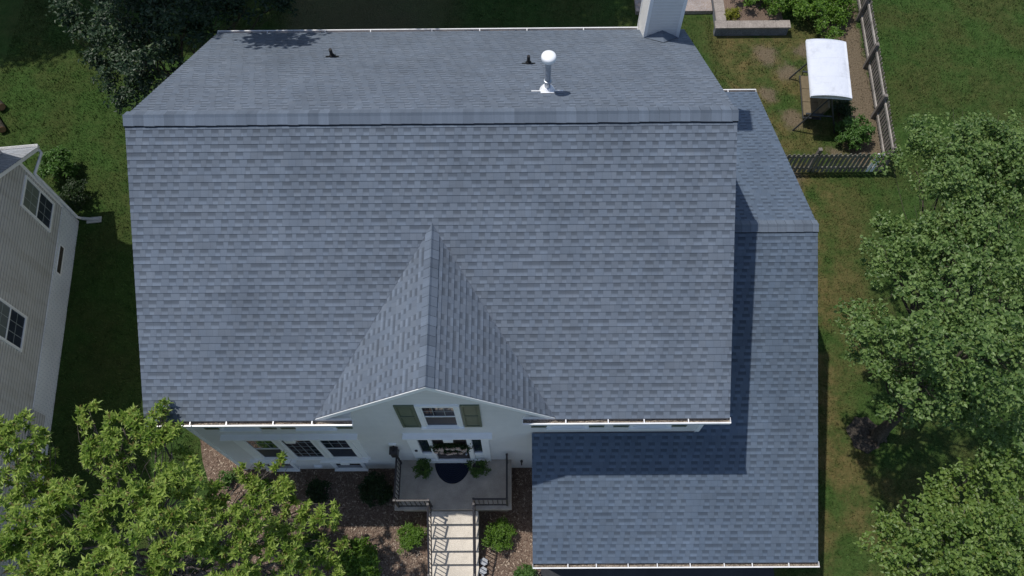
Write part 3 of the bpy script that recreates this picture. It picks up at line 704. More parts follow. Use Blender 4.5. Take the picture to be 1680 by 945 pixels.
rail_run([(-2.21, 3.60, .99), (-2.21, 2.05, .16), (-2.21, 1.2, .05)]); rail_run([(-1.10, 3.60, .99), (-1.10, 2.05, .16), (-1.10, 1.2, .05)])
# mat
mm = MB(); cxm, cym = -1.70, 4.87
arc = [(-.45+0*k, 0) for k in ()] + [(.46*math.cos(math.pi+math.pi*k/32), .58*math.sin(math.pi+math.pi*k/32)) for k in range(33)]
mm.face([(cxm+a, cym+b-.02, 1.014) for a, b in arc], 0, arc)
for i in range(32): a, b = arc[i], arc[i+1]; mm.face([(cxm+a[0], cym+a[1]-.02, 1.001), (cxm+b[0], cym+b[1]-.02, 1.001), (cxm+b[0], cym+b[1]-.02, 1.014), (cxm+a[0], cym+a[1]-.02, 1.014)], 0, [a, b, b, a])
tag(build('door_mat', mm, M['mat'], loc=(cxm, cym, 1.0)), 'half round navy braided mat in front of the door', 'door mat')

# ================================================================== LEAF CLOUDS
def unit(v): return v/np.maximum(np.linalg.norm(v, axis=-1, keepdims=True), 1e-9)
def leafmesh(name, P, T, N, L, Wd, mat, parent, fold=.25, tip=.5):
    """P base point, T direction to the tip, N normal; six-vertex folded blades"""
    n = len(P); T = unit(T); N = unit(N - (N*T).sum(1, keepdims=True)*T); B = np.cross(N, T)
    L = L[:, None]; Wd = Wd[:, None]; f = fold*Wd
    a = P; d = P+T*L - N*L*.12
    vs = np.stack([a, P+T*L*.28+B*Wd*.5+N*f, P+T*L*.70+B*Wd*.46*tip*2*.5+N*f*.8, d, P+T*L*.70-B*Wd*.46*tip*2*.5+N*f*.8, P+T*L*.28-B*Wd*.5+N*f], 1).reshape(-1, 3)
    base = np.arange(n)[:, None]*6
    q = np.stack([base+np.array([0, 1, 2, 3]), base+np.array([0, 3, 4, 5])], 1).reshape(-1, 4)
    r = rng.random((n, 2)); uv = np.repeat(r, 8, 0)
    return npmesh(name, vs, q, mat, uv, parent=parent)
def twigs(blobs, dens, flat=.75, lo=-.45):
    """two levels: leafy sub-clumps sit on each limb's shell, twigs sit on the sub-clumps"""
    C_, D_ = [], []
    for (x, y, z, r) in blobs:
        m = max(5, int(13*min(1., r/.6))); d0 = unit(rng.normal(size=(m*4, 3))); d0 = d0[d0[:, 2] > lo][:m]; m = len(d0)
        c0 = np.array([x, y, z])+d0*(r*rng.uniform(.45, .95, m))[:, None]*np.array([1, 1, flat]); r0 = r*rng.uniform(.24, .42, m)
        n = max(6, int(dens*r*r)); k = rng.integers(0, m, n); d = unit(rng.normal(size=(n, 3))+np.array([0, 0, .35])+d0[k]*.4)
        C_.append(c0[k]+d*(r0[k]*rng.uniform(.55, 1.05, n))[:, None]*np.array([1, 1, .8])); D_.append(unit(d+d0[k]*.6))
    return np.concatenate(C_), np.concatenate(D_)
def crown(name, blobs, mat, parent, dens=70, per=13, size=.09, aspect=.85, spread=.17, rosette=False, up=1., flat=.75, fold=.22, lo=-.45):
    tc, td = twigs(blobs, dens, flat, lo); n = len(tc); m = per
    tone = np.repeat(rng.normal(0, .19, n), m)
    c = np.repeat(tc, m, 0); d = np.repeat(td, m, 0); k = len(c)
    if rosette:
        ax = unit(d*.7+np.array([0, 0, 1.])+rng.normal(size=(k, 3))*.12)
        phi = np.tile(np.arange(m)*2.4, n)+np.repeat(rng.uniform(0, 6.28, n), m)
        a = unit(np.cross(ax, np.array([1., .13, 0]))); b = np.cross(ax, a)
        rad = a*np.cos(phi)[:, None]+b*np.sin(phi)[:, None]; el = np.tile(np.linspace(.05, 1.1, m), n)[:, None]
        T = rad*np.cos(el)+ax*np.sin(el)*.8; N = ax*np.cos(el)-rad*np.sin(el)+rng.normal(size=(k, 3))*.18
        P = c+ax*np.tile(np.linspace(-.05, .03, m), n)[:, None]+rng.normal(size=(k, 3))*.012
    else:
        P = c+rng.normal(size=(k, 3))*spread*np.array([.6, .6, .45]); T = rng.normal(size=(k, 3))*np.array([1, 1, .45])+d*.5+np.array([0, 0, -.25])
        N = np.array([0, 0, 1.])*up+d*.55+rng.normal(size=(k, 3))*.5
    L = size*rng.uniform(.5, 1.3, k)
    o = leafmesh(name, P, T, N, L, L*aspect, mat, parent, fold)
    me = o.data; uv = np.empty(len(me.loops)*2, np.float32); me.uv_layers[0].data.foreach_get('uv', uv); uv = uv.reshape(-1, 2)
    uv[:, 0] = np.clip(uv[:, 0]+np.repeat(tone, 8)*1.3, 0, 1); me.uv_layers[0].data.foreach_set('uv', uv.ravel())
    return o
def limb(mb, a, b, r0, r1, n=6, wob=.12):
    a, b = V(a), V(b); pts = []; L = (b-a).length
    for i in range(n+1):
        t = i/n; q = a.lerp(b, t); s = math.sin(math.pi*t)
        q += V((random.uniform(-1, 1), random.uniform(-1, 1), 0))*wob*s*L*.25 + V((0, 0, 1))*s*L*.06
        pts.append(q)
    mb.tube(pts, [r0+(r1-r0)*i/n for i in range(n+1)], 7)
    return pts
def trunk(base, fork, blobs, r, mat, parent, flare=1.6):
    mb = MB(); b, f = V(base), V(fork)
    mid = b.lerp(f, .5)+V((random.uniform(-.1, .1), random.uniform(-.1, .1), 0))
    mb.tube([b+V((0, 0, -.1)), b+V((0, 0, .12)), b.lerp(mid, .35), mid, f], [r*flare, r*flare*.85, r*1.05, r*.9, r*.75], 10)
    for k in range(6):
        t = k*1.05+.3; mb.tube([b+V((0, 0, .25)), b+V((math.cos(t)*r*1.5, math.sin(t)*r*1.5, .05)), b+V((math.cos(t)*r*2.0, math.sin(t)*r*2.0, -.04))], [r*.5, r*.32, r*.1], 6)
    for i, (x, y, z, br) in enumerate(blobs):
        c = V((x, y, z)); q = b.lerp(f, random.uniform(.6, 1.)); pts = limb(mb, q, c-V((0, 0, br*.3)), r*.26, .014, 7, .3)
        for j in range(5):
            s = pts[random.choice([3, 4, 5, 6])]; e = c+V((random.gauss(0, 1), random.gauss(0, 1), random.gauss(.2, .6))).normalized()*br*.95
            limb(mb, s, e, .011, .003, 4, .5)
    return build('trunk', mb, mat, parent, smooth=True)
def tree(base, fork, blobs, label, leafm, barkm, r=.16, group=None, cat='tree', name='leafy_tree', **kw):
    t = empty(name, base, label, cat, group)
    trunk(base, fork, blobs, r, barkm, t); crown('crown', blobs, leafm, t, **kw); return t
RT_ = [(10.15, 11.4, 5.8, 0.72), (11.2, 11.0, 5.8, 0.95), (10.08, 9.88, 6.5, 0.9), (11.36, 9.86, 6, 0.98), (8.9, 9.16, 5, 0.6), (9.12, 8.58, 5.5, 0.75), (8.33, 7.88, 6, 0.75), (9.29, 8.2, 6.5, 0.74), (10.54, 9.07, 6, 0.79), (7.53, 6.8, 5.5, 0.5), (7.6, 6.04, 6, 0.6), (7.99, 5.79, 7, 0.8), (8.4, 6.35, 7.5, 0.8), (9.4, 6.6, 7.5, 0.97), (8.23, 5.16, 8, .9), (9.0, 5.16, 8, 0.91), (7.8, 4.89, 7, 0.65), (7.6, 5.24, 6, 0.5), (8.05, 4.97, 5.5, 0.45), (9.42, 4.57, 6.5, 0.84), (8.5, 4.6, 7, 0.53), (10.9, 6.2, 6.2, .9), (12.6, 9.5, 6, 1.1), (12.6, 11.0, 5.6, .9), (11.6, 7.6, 6, 1.), (9.6, 10.8, 5.6, .8), (10.7, 10.5, 6.3, 1.), (9.7, 9.3, 6.2, .8), (8.8, 8.6, 5.2, .7), (7.6, 6.5, 5.2, .5), (9.9, 8.0, 6.4, .9), (8.8, 4.9, 6.6, .7), (9.9, 4.9, 6.2, .8)]
LOWB = [(7.5, 2.13, 5, 0.6), (7.98, 2.53, 5.5, 0.75), (8.83, 2.89, 5.5, 0.78), (9.79, 3.37, 5.5, 0.73), (8.13, 2.0, 6, 0.9), (9.09, 2.22, 6, 0.97), (9.73, 2.9, 6, 0.85), (7.52, 1.51, 5.5, 0.7), (8.57, 1.46, 6, 0.82), (10.9, 3.2, 5.4, 1.0), (10.4, 1.6, 5.8, 1.0)]
tree((9.81, 5.71, 0), (9.75, 6.1, 3.0), [(a, b, c, d*1.08) for a, b, c, d in RT_], 'tall broad green tree right of the garage, dark trunk visible below its crown', M['leaf_round'], M['darkbark'], .15, dens=140, per=14, size=.086, aspect=.82, spread=.11)
tree((10.2, 2.0, 0), (9.4, 2.2, 3.0), LOWB, 'lighter yellow green tree in the bottom right corner of the photo', M['leaf_low'], M['bark'], .14, dens=145, per=14, size=.084, aspect=.85, spread=.11)
# bare twigs hanging at the gap between the two crowns
LT = [(-10.04, 4.21, 6, 0.6), (-10.16, 3.72, 6, 0.7), (-10.02, 3.43, 5, 0.7), (-8.94, 4.75, 5.5, 0.29), (-8.03, 4.45, 6, 0.38), (-8.15, 3.95, 6, 0.6), (-7.29, 4.3, 6.1, 0.45), (-6.97, 3.95, 6, 0.5), (-6.85, 3.6, 5.5, 0.55), (-8.74, 2.76, 6, 0.75), (-7.69, 2.87, 6, 0.75), (-6.63, 2.87, 6, 0.7), (-9.63, 2.54, 6, 0.8), (-9.43, 1.76, 6, 0.84), (-8.16, 1.8, 6.3, 0.79), (-7.15, 1.8, 6.3, 0.77), (-6.38, 2.07, 6, 0.75), (-5.77, 2.36, 5.5, 0.6), (-7.12, 4.72, 6.3, 0.15), (-5.35, 2.5, 5, 0.5), (-5.57, 1.79, 5.5, 0.7), (-4.93, 1.95, 5, 0.5), (-4.95, 3.45, 4.5, 0.36), (-5.72, 3.85, 4.5, 0.30), (-5.05, 4.0, 4.6, 0.2), (-4.2, 2.9, 4.3, 0.3), (-3.85, 3.02, 4.3, 0.2), (-4.4, 1.69, 4.5, 0.5), (-4.1, 1.4, 4.0, .35), (-4.9, 2.7, 4.2, .45), (-4.45, 2.2, 4.0, .42), (-3.95, 1.8, 3.8, .35), (-5.5, 3.2, 4.4, .4), (-4.0, 2.5, 3.6, .3), (-4.7, 3.1, 4.2, .3), (-5.2, 1.2, 4.6, .6), (-6.29, 3.21, 5, 0.4)]
tree((-8.3, 1.4, 0), (-8.0, 2.0, 2.8), LT, 'bright yellow green tree with long leaves before the left front of the house', M['leaf_long'], M['bark'], .17, dens=270, per=12, size=.112, aspect=.42, rosette=True, flat=.7, fold=.18, lo=-.3)
DK = [(-11.64, 16.54, 5, 0.9), (-11.5, 15.7, 4.5, 0.75), (-10.08, 15.62, 5.5, 1.0), (-8.68, 15.54, 5.7, 1.0), (-8.71, 15.3, 5, 0.9), (-9.98, 14.83, 5, 0.9), (-10.9, 14.84, 4, 0.75), (-10.02, 14.52, 4, 0.85), (-10.7, 14.5, 3.5, 0.6), (-9.21, 14.62, 3.8, 0.8), (-8.65, 13.9, 3.2, .8), (-9.3, 13.7, 2.9, .8), (-8.25, 16.28, 5, 0.9), (-7.44, 16.6, 5, 0.74), (-7.0, 17.55, 4, 0.58), (-9.7, 17.2, 5.2, 1.1), (-8.1, 18.0, 5, 1.), (-8.4, 12.9, 2.6, .6), (-11.0, 16.2, 3.4, .9), (-12.0, 17.6, 4.6, .8)]
tree((-10.0, 15.8, 0), (-9.8, 15.9, 2.2), DK, 'dark blue green tree behind the back left corner of the house', M['leaf_dark'], M['darkbark'], .15, dens=92, per=13, size=.115, aspect=.7, spread=.12)
# tall trees beyond the top edge of the photo: their shade lies on the back lawn and the roof corner
def tall(x, y, s, label, n=16, zc=11.):
    B = [(x+random.uniform(-2.3, 2.3)*s, y+random.uniform(-1.6, 1.6)*s, zc+random.uniform(-1.8, 2.2), random.uniform(.9, 1.5)*s) for _ in range(n)]
    tree((x, y+4.2, 0), (x, y+1.2, zc-3.5), B, label, M['leaf_dark'], M['darkbark'], .24, 'tall trees behind the back lawn', dens=75, per=10, size=.2, aspect=.8, spread=.25)
for i, (x, y, s) in enumerate([(-21.5, 24.0, 1.1), (-16.5, 23.6, 1.1), (-12.0, 20.6, 1.1), (-8.6, 18.4, 1.15), (-4.8, 19.5, 1.15), (-1.8, 20.0, .95), (-10.2, 22.3, 1.2), (-6.4, 22.0, 1.2), (-2.8, 22.0, 1.1)]):
    tall(x, y, s, 'tall dark tree rising beyond the top edge of the photo behind the back lawn')

# ================================================================== SHRUBS
def shrub(x, y, r, h, mat, label, name='round_shrub', size=.05, dens=800, per=7, aspect=.6, group=None, z0=0., sx=1., sy=1., spiky=False, lumps=9):
    t = empty(name, (x, y, z0), label, 'shrub', group)
    B = [(0, 0, h*.5, r*.8)]
    for k in range(lumps):
        a = k*2.4; q = random.uniform(.3, .55)*r*(.72 if name == 'round_shrub' else 1.); B.append((math.cos(a)*q, math.sin(a)*q, h*random.uniform(.4, .72), r*random.uniform(.42, .55)))
    B = [(x+a*sx, y+b*sy, z0+c, d) for a, b, c, d in B]
    st = MB()
    for k in range(7):
        a = k*.9; st.tube([(x, y, z0), (x+math.cos(a)*r*.25, y+math.sin(a)*r*.25, z0+h*.35), (x+math.cos(a)*r*.5, y+math.sin(a)*r*.5, z0+h*.6)], [.018, .012, .006], 5)
    build('stems', st, M['darkbark'], t)
    crown('foliage', B, mat, t, dens=dens, per=per, size=size, aspect=aspect, spread=.05, flat=min(1., h/r*.6), lo=-.6, up=.7)
    return t
shrub(-2.74, 3.05, .45, .66, M['leaf_shrub'], 'bright green round shrub left of the porch steps', size=.062, aspect=.4)
shrub(-.52, 3.08, .54, .72, M['leaf_shrub'], 'bright green round shrub right of the porch steps', size=.062, aspect=.4)
shrub(-3.72, 4.2, .52, .8, M['leaf_box'], 'dark shaded shrub against the house wall left of the porch', size=.06)
shrub(-4.05, 2.35, .68, .95, M['leaf_shrub'], 'large leafy green shrub in the bed beside the bright tree', name='leafy_shrub', size=.08, dens=480)
shrub(-5.35, 2.75, .62, .8, M['leaf_fresh'], 'fine leaved yellow green shrub below the edge of the bright tree', name='leafy_shrub', size=.06, dens=520, aspect=.4)
shrub(-6.75, 4.15, .42, .7, M['leaf_shrub'], 'mid green shrub under the basement window at the left of the bed', name='leafy_shrub', size=.07, dens=560)
shrub(-5.3, 4.25, .36, .55, M['leaf_box'], 'low dark shrub in the shade below the front windows', name='leafy_shrub', size=.06)
shrub(-7.75, 4.6, .25, .4, M['leaf_fresh'], 'small loose shrub on the bare mulch by the left house corner', name='leafy_shrub', size=.07, dens=150)
shrub(.15, 2.12, .30, .5, M['leaf_fresh'], 'bright green shrub at the front corner of the garage', size=.06)
shrub(10.75, 15.35, .62, .9, M['leaf_fresh'], 'fresh green bush inside the corner of the picket fence', name='leafy_bush', size=.09, dens=480, aspect=.5)
shrub(10.55, 16.35, .42, .6, M['leaf_box'], 'dark bush in the shade beside the garden swing', name='leafy_bush', size=.07, dens=480)
shrub(7.45, 20.35, .36, .55, M['leaf_gold'], 'golden yellow shrub on the corner of the stone planter', size=.05)
shrub(-14.4, 14.3, .6, 1.0, M['leaf_fresh'], 'green bush beside the downspout of the neighbouring house', name='leafy_bush', size=.09, dens=480)
shrub(-13.7, 13.3, .55, .8, M['leaf_box'], 'dark bush at the foot of the neighbouring house corner', name='leafy_bush', size=.07, dens=500)
# planting in the stone bed
t = empty('ground_cover_shrub', (9.3, 21.0, 0), 'wide spreading green ground cover filling the stone planter', 'shrub')
B = [(7.9+.42*i+random.uniform(-.2, .2), 20.7+random.uniform(-.35, .5)-(.35 if i > 4 else 0), .5+random.uniform(-.1, .15), random.uniform(.45, .62)) for i in range(9)] + [(8.2+.55*i, 21.6+random.uniform(-.2, .3), .6, .6) for i in range(6)] + [(10.7, 19.7, .4, .5), (11.1, 20.4, .45, .5)]
for b in B: st = MB(); st.tube([(b[0], b[1], 0), (b[0], b[1], b[2])], [.02, .008], 5); build('stem', st, M['darkbark'], t)
crown('foliage', B, M['leaf_shrub'], t, dens=420, per=8, size=.08, aspect=.6, spread=.07, flat=.7)
# potted plants on the porch
for x, lab in ((-2.43, 'bushy potted fern on the porch left of the mat'), (-1.02, 'bushy potted fern on the porch right of the mat')):
    t = empty('potted_plant', (x, 4.62, 1.0), lab, 'potted plant', 'potted plants by the front door')
    pt = MB(); pt.lathe((x, 4.62, 1.001), [(.10, 0), (.15, .22), (.165, .24), (.15, .25)], 18); build('pot', pt, M['pot'], t)
    B = [(x, 4.62, 1.36, .2)]+[(x+math.cos(k*1.3)*.15, 4.62+math.sin(k*1.3)*.15, 1.30+random.uniform(-.05, .08), .14) for k in range(5)]
    crown('foliage', B, M['leaf_fern'], t, dens=900, per=7, size=.06, aspect=.45, spread=.04, flat=.8, up=.6)
# flower wreath on the door
t = empty('door_wreath', (-1.62, 4.8, 2.3), 'cream flower wreath hanging on the dark front door', 'wreath')
n = 700; a = rng.uniform(0, 6.28, n); rr = rng.normal(.21, .05, n); P = np.stack([-1.62+np.cos(a)*rr*1.6, 4.80-rng.uniform(0, .07, n), 2.72+np.sin(a)*rr*1.2], 1)
leafmesh('greenery', P, rng.normal(size=(n, 3)), np.tile(np.array([[0, -1., .5]]), (n, 1))+rng.normal(size=(n, 3))*.5, np.full(n, .09), np.full(n, .03), M['leaf_box'], t)
fl = MB()
for k in range(34):
    a_ = k*.62+random.uniform(-.2, .2); q = V((-1.62+math.cos(a_)*.31*random.uniform(.8, 1.2), 4.76-random.uniform(0, .05), 2.72+math.sin(a_)*.24*random.uniform(.7, 1.2)))
    for j in range(7):
        b_ = j*.9; d = V((math.cos(b_)*.8, -.6, math.sin(b_)*.8+.35)).normalized(); s_ = d.cross(V((0, 0, 1))).normalized()*.02; fl.face([q-s_*.5, q+d*.04-s_*1.3, q+d*.07, q+d*.04+s_*1.3, q+s_*.5])
build('blossoms', fl, plain('cream_petal', (.72, .56, .44), .8), t)
# scalloped garden stones
for x, y, lab in ((-.90, 2.46, 'grey flower shaped garden stone nearest the round shrub'), (-.92, 2.24, 'grey flower shaped garden stone in the middle of its row'), (-.93, 2.03, 'grey flower shaped garden stone nearest the bottom edge')):
    mb = MB(); pts = [(math.cos(q)*(.085+.018*abs(math.sin(q*3))), math.sin(q)*(.085+.018*abs(math.sin(q*3)))) for q in (6.283*k/48 for k in range(48))]
    mb.face([(x+a, y+b, .16) for a, b in pts])
    for i in range(48): a, b = pts[i], pts[(i+1) % 48]; mb.face([(x+a[0]*.9, y+a[1]*.9, .01), (x+b[0]*.9, y+b[1]*.9, .01), (x+b[0], y+b[1], .16), (x+a[0], y+a[1], .16)])
    mb.lathe((x, y, .16), [(.035, 0), (.03, .015), (.01, .02)], 12)
    tag(build('garden_stone', mb, speck('cast_stone', (.3, .32, .35), (.5, .52, .55), 60), loc=(x, y, 0)), lab, 'garden ornament', 'garden stones beside the steps')

# ================================================================== BACK YARD
pl = empty('stone_planter', (8.0, 20.1, 0), 'low block retaining wall with a flat stone cap around the shrubs', 'retaining wall')
mb = MB(); mb.box(6.83, 9.32, 19.74, 19.95, 0, .36); mb.box(6.89, 7.12, 19.951, 24, 0, .36); build('block_wall', mb, M['block'], pl)
mb = MB(); 
xk = 6.80
while xk < 9.3: mb.box(xk, min(xk+.41, 9.36), 19.70, 20.02, .3605, .43); xk += .415
yk = 20.025
while yk < 24: mb.box(6.86, 7.2, yk, yk+.41, .3605, .43); yk += .415
build('stone_cap', mb, M['stone'], pl)
mb = MB(); mb.box(7.121, 9.2, 19.951, 24, 0, .26); tag(build('planter_soil', mb, M['mulch']), kind='structure')
# picket fences
def fence(a, b, side, label, whites=(), pm='wood', rm='woodlight'):
    a, b = V((*a, 0)), V((*b, 0)); L = (b-a).length; e = (b-a)/L; n = V((e.y, -e.x, 0))*side; t = empty('picket_fence', tuple(a), label, 'fence', 'weathered picket fence runs'); fr = Fr(a, e, (0, 0, 1), n)
    k = 0; npst = max(2, round(L/2.3)+1)
    for i in range(npst):
        s_ = L*i/(npst-1); m_ = MB(); m_.box(s_-.05, s_+.05, 0, 1.16, -.10, -.0, fr); m_.face([fr(s_-.055, 1.162, -.105), fr(s_+.055, 1.162, -.105), fr(s_+.055, 1.162, .005), fr(s_-.055, 1.162, .005)]); build('post', m_, M['wood'], t)
    for z in (.24, .86): m_ = MB(); m_.box(0, L, z-.045, z+.045, .001, .04, fr); build('rail', m_, M[rm], t)
    pk = MB(); wp = MB(); s_ = .02; i = 0
    while s_ < L-.08:
        h = 1.05+random.uniform(-.03, .025); w_ = .088; tl = random.uniform(-.018, .018); tgt = wp if i in whites else pk
        q = [(s_, .05), (s_+w_, .05), (s_+w_+tl, h-.05), (s_+w_*.75+tl, h), (s_+w_*.25+tl, h), (s_+tl, h-.05)]
        F_ = [fr(x, y, .062) for x, y in q]; K_ = [fr(x, y, .042) for x, y in q]
        tgt.face(F_); tgt.face(K_[::-1])
        for j in range(6): tgt.face([K_[j], K_[(j+1) % 6], F_[(j+1) % 6], F_[j]])
        s_ += .142; i += 1
    build('picket_panel', pk, M[pm], t)
    if whites: o = build('picket', wp, M['metalw'], t); o['label'] = 'two white painted pickets'
fence((12.02, 22.4), (11.56, 14.22), -1, 'weathered grey picket fence running from front to back beside the swing')
fence((7.0, 14.22), (11.5, 14.22), 1, 'weathered picket fence along the front of the yard, between garage and corner post', whites=(28, 29), pm='mosswood', rm='mosswood')
# garden swing
sw = empty('garden_swing', (9.7, 17.0, 0), 'garden swing seat under a white fabric canopy on the lawn by the fence', 'garden swing')
rot = Matrix.Rotation(math.radians(-5), 3, 'Z')
def rp_(x, y, z): v_ = rot @ V((x, y, 0)); return V((9.68+v_.x, 16.78+v_.y, z))
fr_ = MB()
for y in (-1.05, 1.05):
    for x in (-.62, .72): fr_.tube([rp_(x, y*(1.0), 0), rp_(.05, y*.93, 1.68)], .026, 8)
    fr_.tube([rp_(-.3, y*.97, .8), rp_(.4, y*.97, .8)], .018, 6)
fr_.tube([rp_(.05, -1.0, 1.68), rp_(.05, 1.0, 1.68)], .026, 8)
for x in (-.58, .58):
    fr_.tube([rp_(x, -1.05, 1.80), rp_(x, 1.05, 1.80)], .014, 6)
for y in (-1.05, 0, 1.05): fr_.tube([rp_(-.58, y, 1.80), rp_(.0, y, 1.86), rp_(.58, y, 1.80)], .014, 6)
for y in (-.75, .75): fr_.tube([rp_(.05, y, 1.68), rp_(-.1, y, .9), rp_(-.12, y, .42)], .008, 5)
build('frame', fr_, M['frame'], sw)
seat = MB(); F2 = Fr(rp_(0, 0, 0), rot @ V((1, 0, 0)), rot @ V((0, 1, 0)), (0, 0, 1))
for k in range(3): seat.box(-.40, .12, -.78+k*.525, -.27+k*.525, .42, .50, F2)
build('seat_cushion', seat, M['cushion'], sw)
bk = MB(); F3 = Fr(rp_(.14, 0, .45), rot @ V((.3, 0, .95)), rot @ V((0, 1, 0)), rot @ V((-.95, 0, .3)))
for k in range(3): bk.box(0, .5, -.78+k*.525, -.27+k*.525, 0, .08, F3)
build('backrest', bk, M['cushion'], sw)
ar = MB()
for y in (-.84, .84): ar.box(-.38, .16, y-.03, y+.03, .62, .65, F2); ar.tube([rp_(-.35, y, .42), rp_(-.35, y, .62)], .014, 6); ar.tube([rp_(.12, y, .42), rp_(.12, y, .62)], .014, 6)
ar.box(-.42, .16, -.86, .86, .385, .415, F2)
build('seat_frame', ar, M['frame'], sw)
cn = MB(); nx, ny = 12, 14
def cz_(i, j):
    x = -.62+1.24*i/nx; y = -1.1+2.2*j/ny; sag = -.012*math.sin(j/ny*math.pi*3)**2
    return rp_(x, y, 1.835+.085*(1-(x/.62)**2)**.8 + sag*(1-(x/.62)**2) if abs(x) < .62 else 1.835)
gp = [[cz_(i, j) for j in range(ny+1)] for i in range(nx+1)]
for i in range(nx):
    for j in range(ny): cn.face([gp[i][j], gp[i+1][j], gp[i+1][j+1], gp[i][j+1]])
dn_ = V((0, 0, -1))
for j in (0, ny):
    for i in range(nx): cn.face([gp[i][j], gp[i+1][j], gp[i+1][j]+dn_*(gp[i+1][j].z-1.76), gp[i][j]+dn_*(gp[i][j].z-1.76)])
for i in (0, nx):
    for j in range(ny): cn.face([gp[i][j], gp[i][j+1], gp[i][j+1]+dn_*.09, gp[i][j]+dn_*.09])
build('canopy', cn, M['canvas'], sw, smooth=True)
# split logs at the left edge
for x, y, a_, r, lab in ((-17.3, 17.15, -.75, .14, 'cut log with a pale end lying highest on the lawn by the left edge'), (-17.0, 16.3, -.9, .13, 'cut log with a pale end lying lower on the lawn by the left edge')):
    d = V((math.cos(a_), math.sin(a_), .05)); q = V((x, y, .16)); t = empty('cut_log', (x, y, 0), lab, 'log', 'cut logs on the lawn')
    mb = MB(); mb.tube([q-d*.7, q-d*.2, q+d*.45], [r*1.1, r, r], 14, cap=True); build('bark', mb, M['darkbark'], t, smooth=False)
    mb = MB(); mb.tube([q+d*.451, q+d*.462], r*.93, 14); build('cut_end', mb, M['cut'], t)
# ================================================================== NEIGHBOUR
M['splash'] = plain('weathered_plastic', (.42, .44, .43), .7)
nb = empty('neighbouring_house', (-18, 8, 0), 'beige sided neighbouring house with white painted brick base at the left edge', 'house')
eu = V((.098, -.995, 0)).normalized(); nn = V((.995, .098, 0)).normalized(); NF = Fr((-13.60, 12.61, 0), eu, (0, 0, 1), nn)
ze, slp, ur = 3.33, .77, 6.6
mb = MB()
strips(mb, [(0, .92), (6.35, .92), (13.2, .92), (13.2, ze), (ur, ze+slp*ur), (0, ze)], NF, .118, .017, 0, 0, dutch=True)
strips(mb, [(-.001, 0), (12, 0), (12, ze), (-.001, ze)], Fr(NF(0, 0, 0), -nn, (0, 0, 1), -eu), .118, .017, 0, 0, dutch=True)
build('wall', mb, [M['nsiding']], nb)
mb = MB(); L_ = 6.35
for a, b, z in ((0, 6.34, 1.0), (6.34, 13.2, 1.0)): mb.box(a+.001, b, -.05, z, -.2, .035, NF)
build('foundation', mb, M['brickpaint'], nb)
mb = MB(); mb.box(6.36, 13.2, .42, 1.05, .036, .062, NF); 
for k in range(5): mb.box(6.362, 13.2, .44+k*.12, .55+k*.12, .063, .068+.004, NF)
build('lower_siding', mb, M['nsiding'], nb)
mb = MB(); mb.box(-.01, .09, .9, ze, -.02, .03, NF); build('corner_board', mb, M['trim'], nb)
# wing roof
mb = MB(); ov = .15; oe = .74
upv = (eu + V((0, 0, slp))).normalized(); nrm = (V((0, 0, 1)) - eu*slp).normalized()
FR = Fr(NF(-oe, ze-slp*oe+.12, ov), -nn, upv, nrm); Lr = (ur+oe)*math.hypot(1, slp)
strips(mb, [(0, 0), (9, 0), (9, Lr), (0, Lr)], FR, H, RT)
up2 = (-eu + V((0, 0, slp))).normalized(); FR2 = Fr(NF(2*ur+oe, ze-slp*oe+.12, ov), -nn, up2, (V((0, 0, 1))+eu*slp).normalized())
strips(mb, [(0, 0), (9, 0), (9, Lr), (0, Lr)], FR2, H, RT)
nroof = build('roof', mb, [M['nshingle'], M['edge']], nb)
mb = MB()
a = NF(-oe, ze-slp*oe+.10, ov-.02); b = NF(ur, ze+slp*ur+.10, ov-.02); c = NF(2*ur+oe, ze-slp*oe+.10, ov-.02); dz = V((0, 0, -.12))
for p, q in ((a, b), (c, b)):
    mb.face([p, q, q+dz, p+dz]); mb.face([p+dz, q+dz, q+dz-nn*(ov-.0), p+dz-nn*ov]); mb.face([p-nn*.03, q-nn*.03, q+dz-nn*.03, p+dz-nn*.03])
build('rake_board', mb, M['trim'], nroof)
mb = MB(); G_ = Fr(NF(-oe, ze-slp*oe+.12, ov), -nn, eu, (0, 0, 1))
mb.box(0, 9, -.01, 0, -.12, -.01, G_); mb.box(0, 9, -.12, -.011, -.12, -.11, G_); mb.box(0, 9, -.132, -.121, -.12, 0, G_); mb.box(0, .01, -.12, -.011, -.109, -.005, G_); build('gutter', mb, M['gutter'], nroof)
mb = MB(); P_ = [NF(-oe-.06, ze-slp*oe, ov-.05), NF(-oe-.03, ze-slp*oe-.18, ov-.03), NF(-.02, ze-.55-.1, .09), NF(.0, ze-.8, .09), NF(.0, .25, .09), NF(-.02, .12, .16)]
mb.tube(P_, .045, 8)
ds = build('downspout', mb, M['gutter'], nb, smooth=True)
mb = MB(); mb.tube([NF(-.02, .12, .16), NF(.05, .06, .7)], .05, 8); mb.box(-.06, .13, .02, .07, .3, .74, NF); build('downspout_extension', mb, M['splash'], ds)
for u0, u1, w0, w1 in ((.32, 1.10, 1.55, 2.95), (4.15, 4.95, 1.95, 3.25)):
    pass
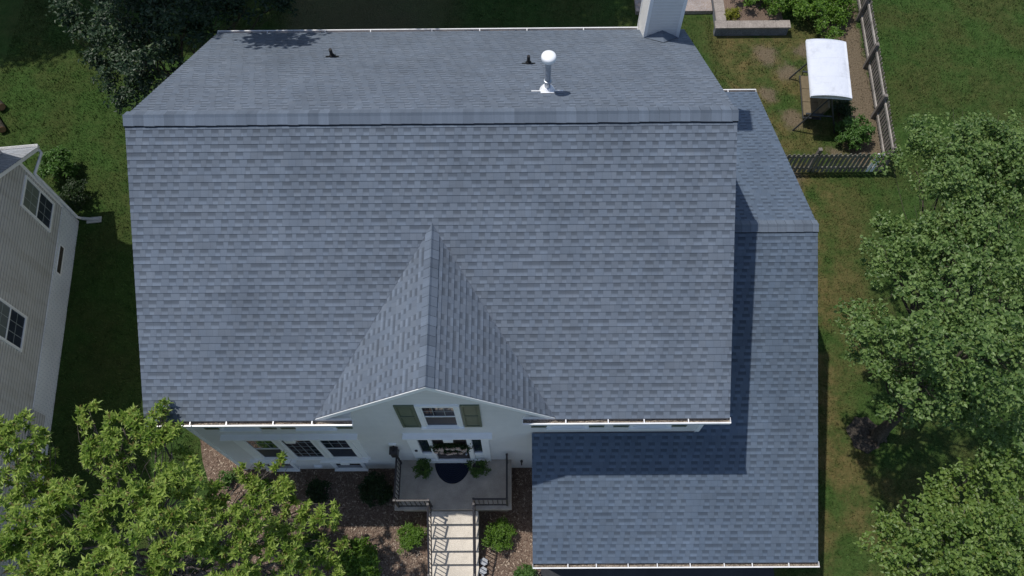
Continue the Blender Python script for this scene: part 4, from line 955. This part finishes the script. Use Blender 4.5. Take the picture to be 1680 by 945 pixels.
def nwin(u0, u1, w0, w1):
    """slider: pale left sash with grids, dark right screen, one frame"""
    m = MB(); c = .07
    m.box(u0-c, u0, w0-c, w1+c, 0, .05, NF); m.box(u1, u1+c, w0-c, w1+c, 0, .05, NF); m.box(u0, u1, w1, w1+c, 0, .049, NF); m.box(u0, u1, w0-c, w0, 0, .049, NF)
    o = build('window', m, M['trim'], nb); mid = (w0+w1)/2
    m = MB(); m.box(u0, u1, mid, w1, 0, .022, NF); build('upper_pane', m, M['npane'], o)
    m = MB(); m.box(u0, u1, w0, mid-.001, 0, .022, NF); build('lower_pane', m, M['screen'], o)
    m = MB(); m.box(u0, u1, mid-.025, mid+.02, .0225, .036, NF); build('meeting_rail', m, M['trim'], o)
    m = MB()
    for i in (1, 2): x = u0+(u1-u0)*i/3; m.box(x-.008, x+.008, w0, w1, .0225, .027, NF)
    for z in (w0+(mid-w0)*.5, mid+(w1-mid)*.5): m.box(u0, u1, z-.008, z+.008, .0228, .0265, NF)
    build('muntins', m, M['muntin'], o)
M['npane'] = plain('pale_pane', (.16, .18, .18), .08, .6)
nwin(.28, 1.12, 1.50, 2.90); nwin(4.10, 4.98, 1.97, 3.33); nwin(8.6, 9.5, 1.97, 3.3)
mb = MB(); mb.box(1.25, 2.2, .58, .86, .036, .048, NF); v_ = build('foundation_vent', mb, M['trim'], nb); mb = MB(); mb.box(1.30, 2.15, .66, .84, .0485, .053, NF); build('vent_grille', mb, M['darkbark'], v_)
mb = MB(); mb.box(7.55, 7.85, 1.3, 1.75, .02, .16, NF); mb.box(7.57, 7.83, 1.75, 1.78, .02, .18, NF); build('meter_box', mb, M['metalw'], nb)
mb = MB(); mb.box(8.25, 8.55, .2, .62, .04, .22, NF); build('utility_cabinet', mb, M['frame'], nb)
# taller unseen block added further left to cast the shadow on the lawn
mb = MB(); TB = Fr((-14.35, 13.1, 0), (-1, 0, 0), (0, 0, 1), (0, 1, 0))
strips(mb, [(0, 2), (10, 2), (10, 8.6), (0, 8.6)], TB, .118, .017, 0, 0, dutch=True)
TE = Fr((-14.35, 0, 0), (0, 1, 0), (0, 0, 1), (1, 0, 0)); strips(mb, [(13.1, 2), (13.1, 8.6), (9.3, 10.4), (5.5, 8.6), (5.5, 2)], TE, .118, .017, 0, 0, dutch=True)
build('shadow_block_wall', mb, [M['nsiding']], nb)
mb = MB(); u1_ = V((0, -3.8-.3, 1.95)); F4 = fplane(0, 13.4, 8.45, u1_); strips(mb, [(-24.5, 0), (-14.1, 0), (-14.1, u1_.length), (-24.5, u1_.length)], F4, H, RT)
u2_ = V((0, 4.1, 1.95)); F5 = fplane(0, 5.2, 8.45, u2_); strips(mb, [(-24.5, 0), (-14.1, 0), (-14.1, u2_.length), (-24.5, u2_.length)], F5, H, RT)
build('shadow_block_roof', mb, [M['nshingle'], M['edge']], nb)
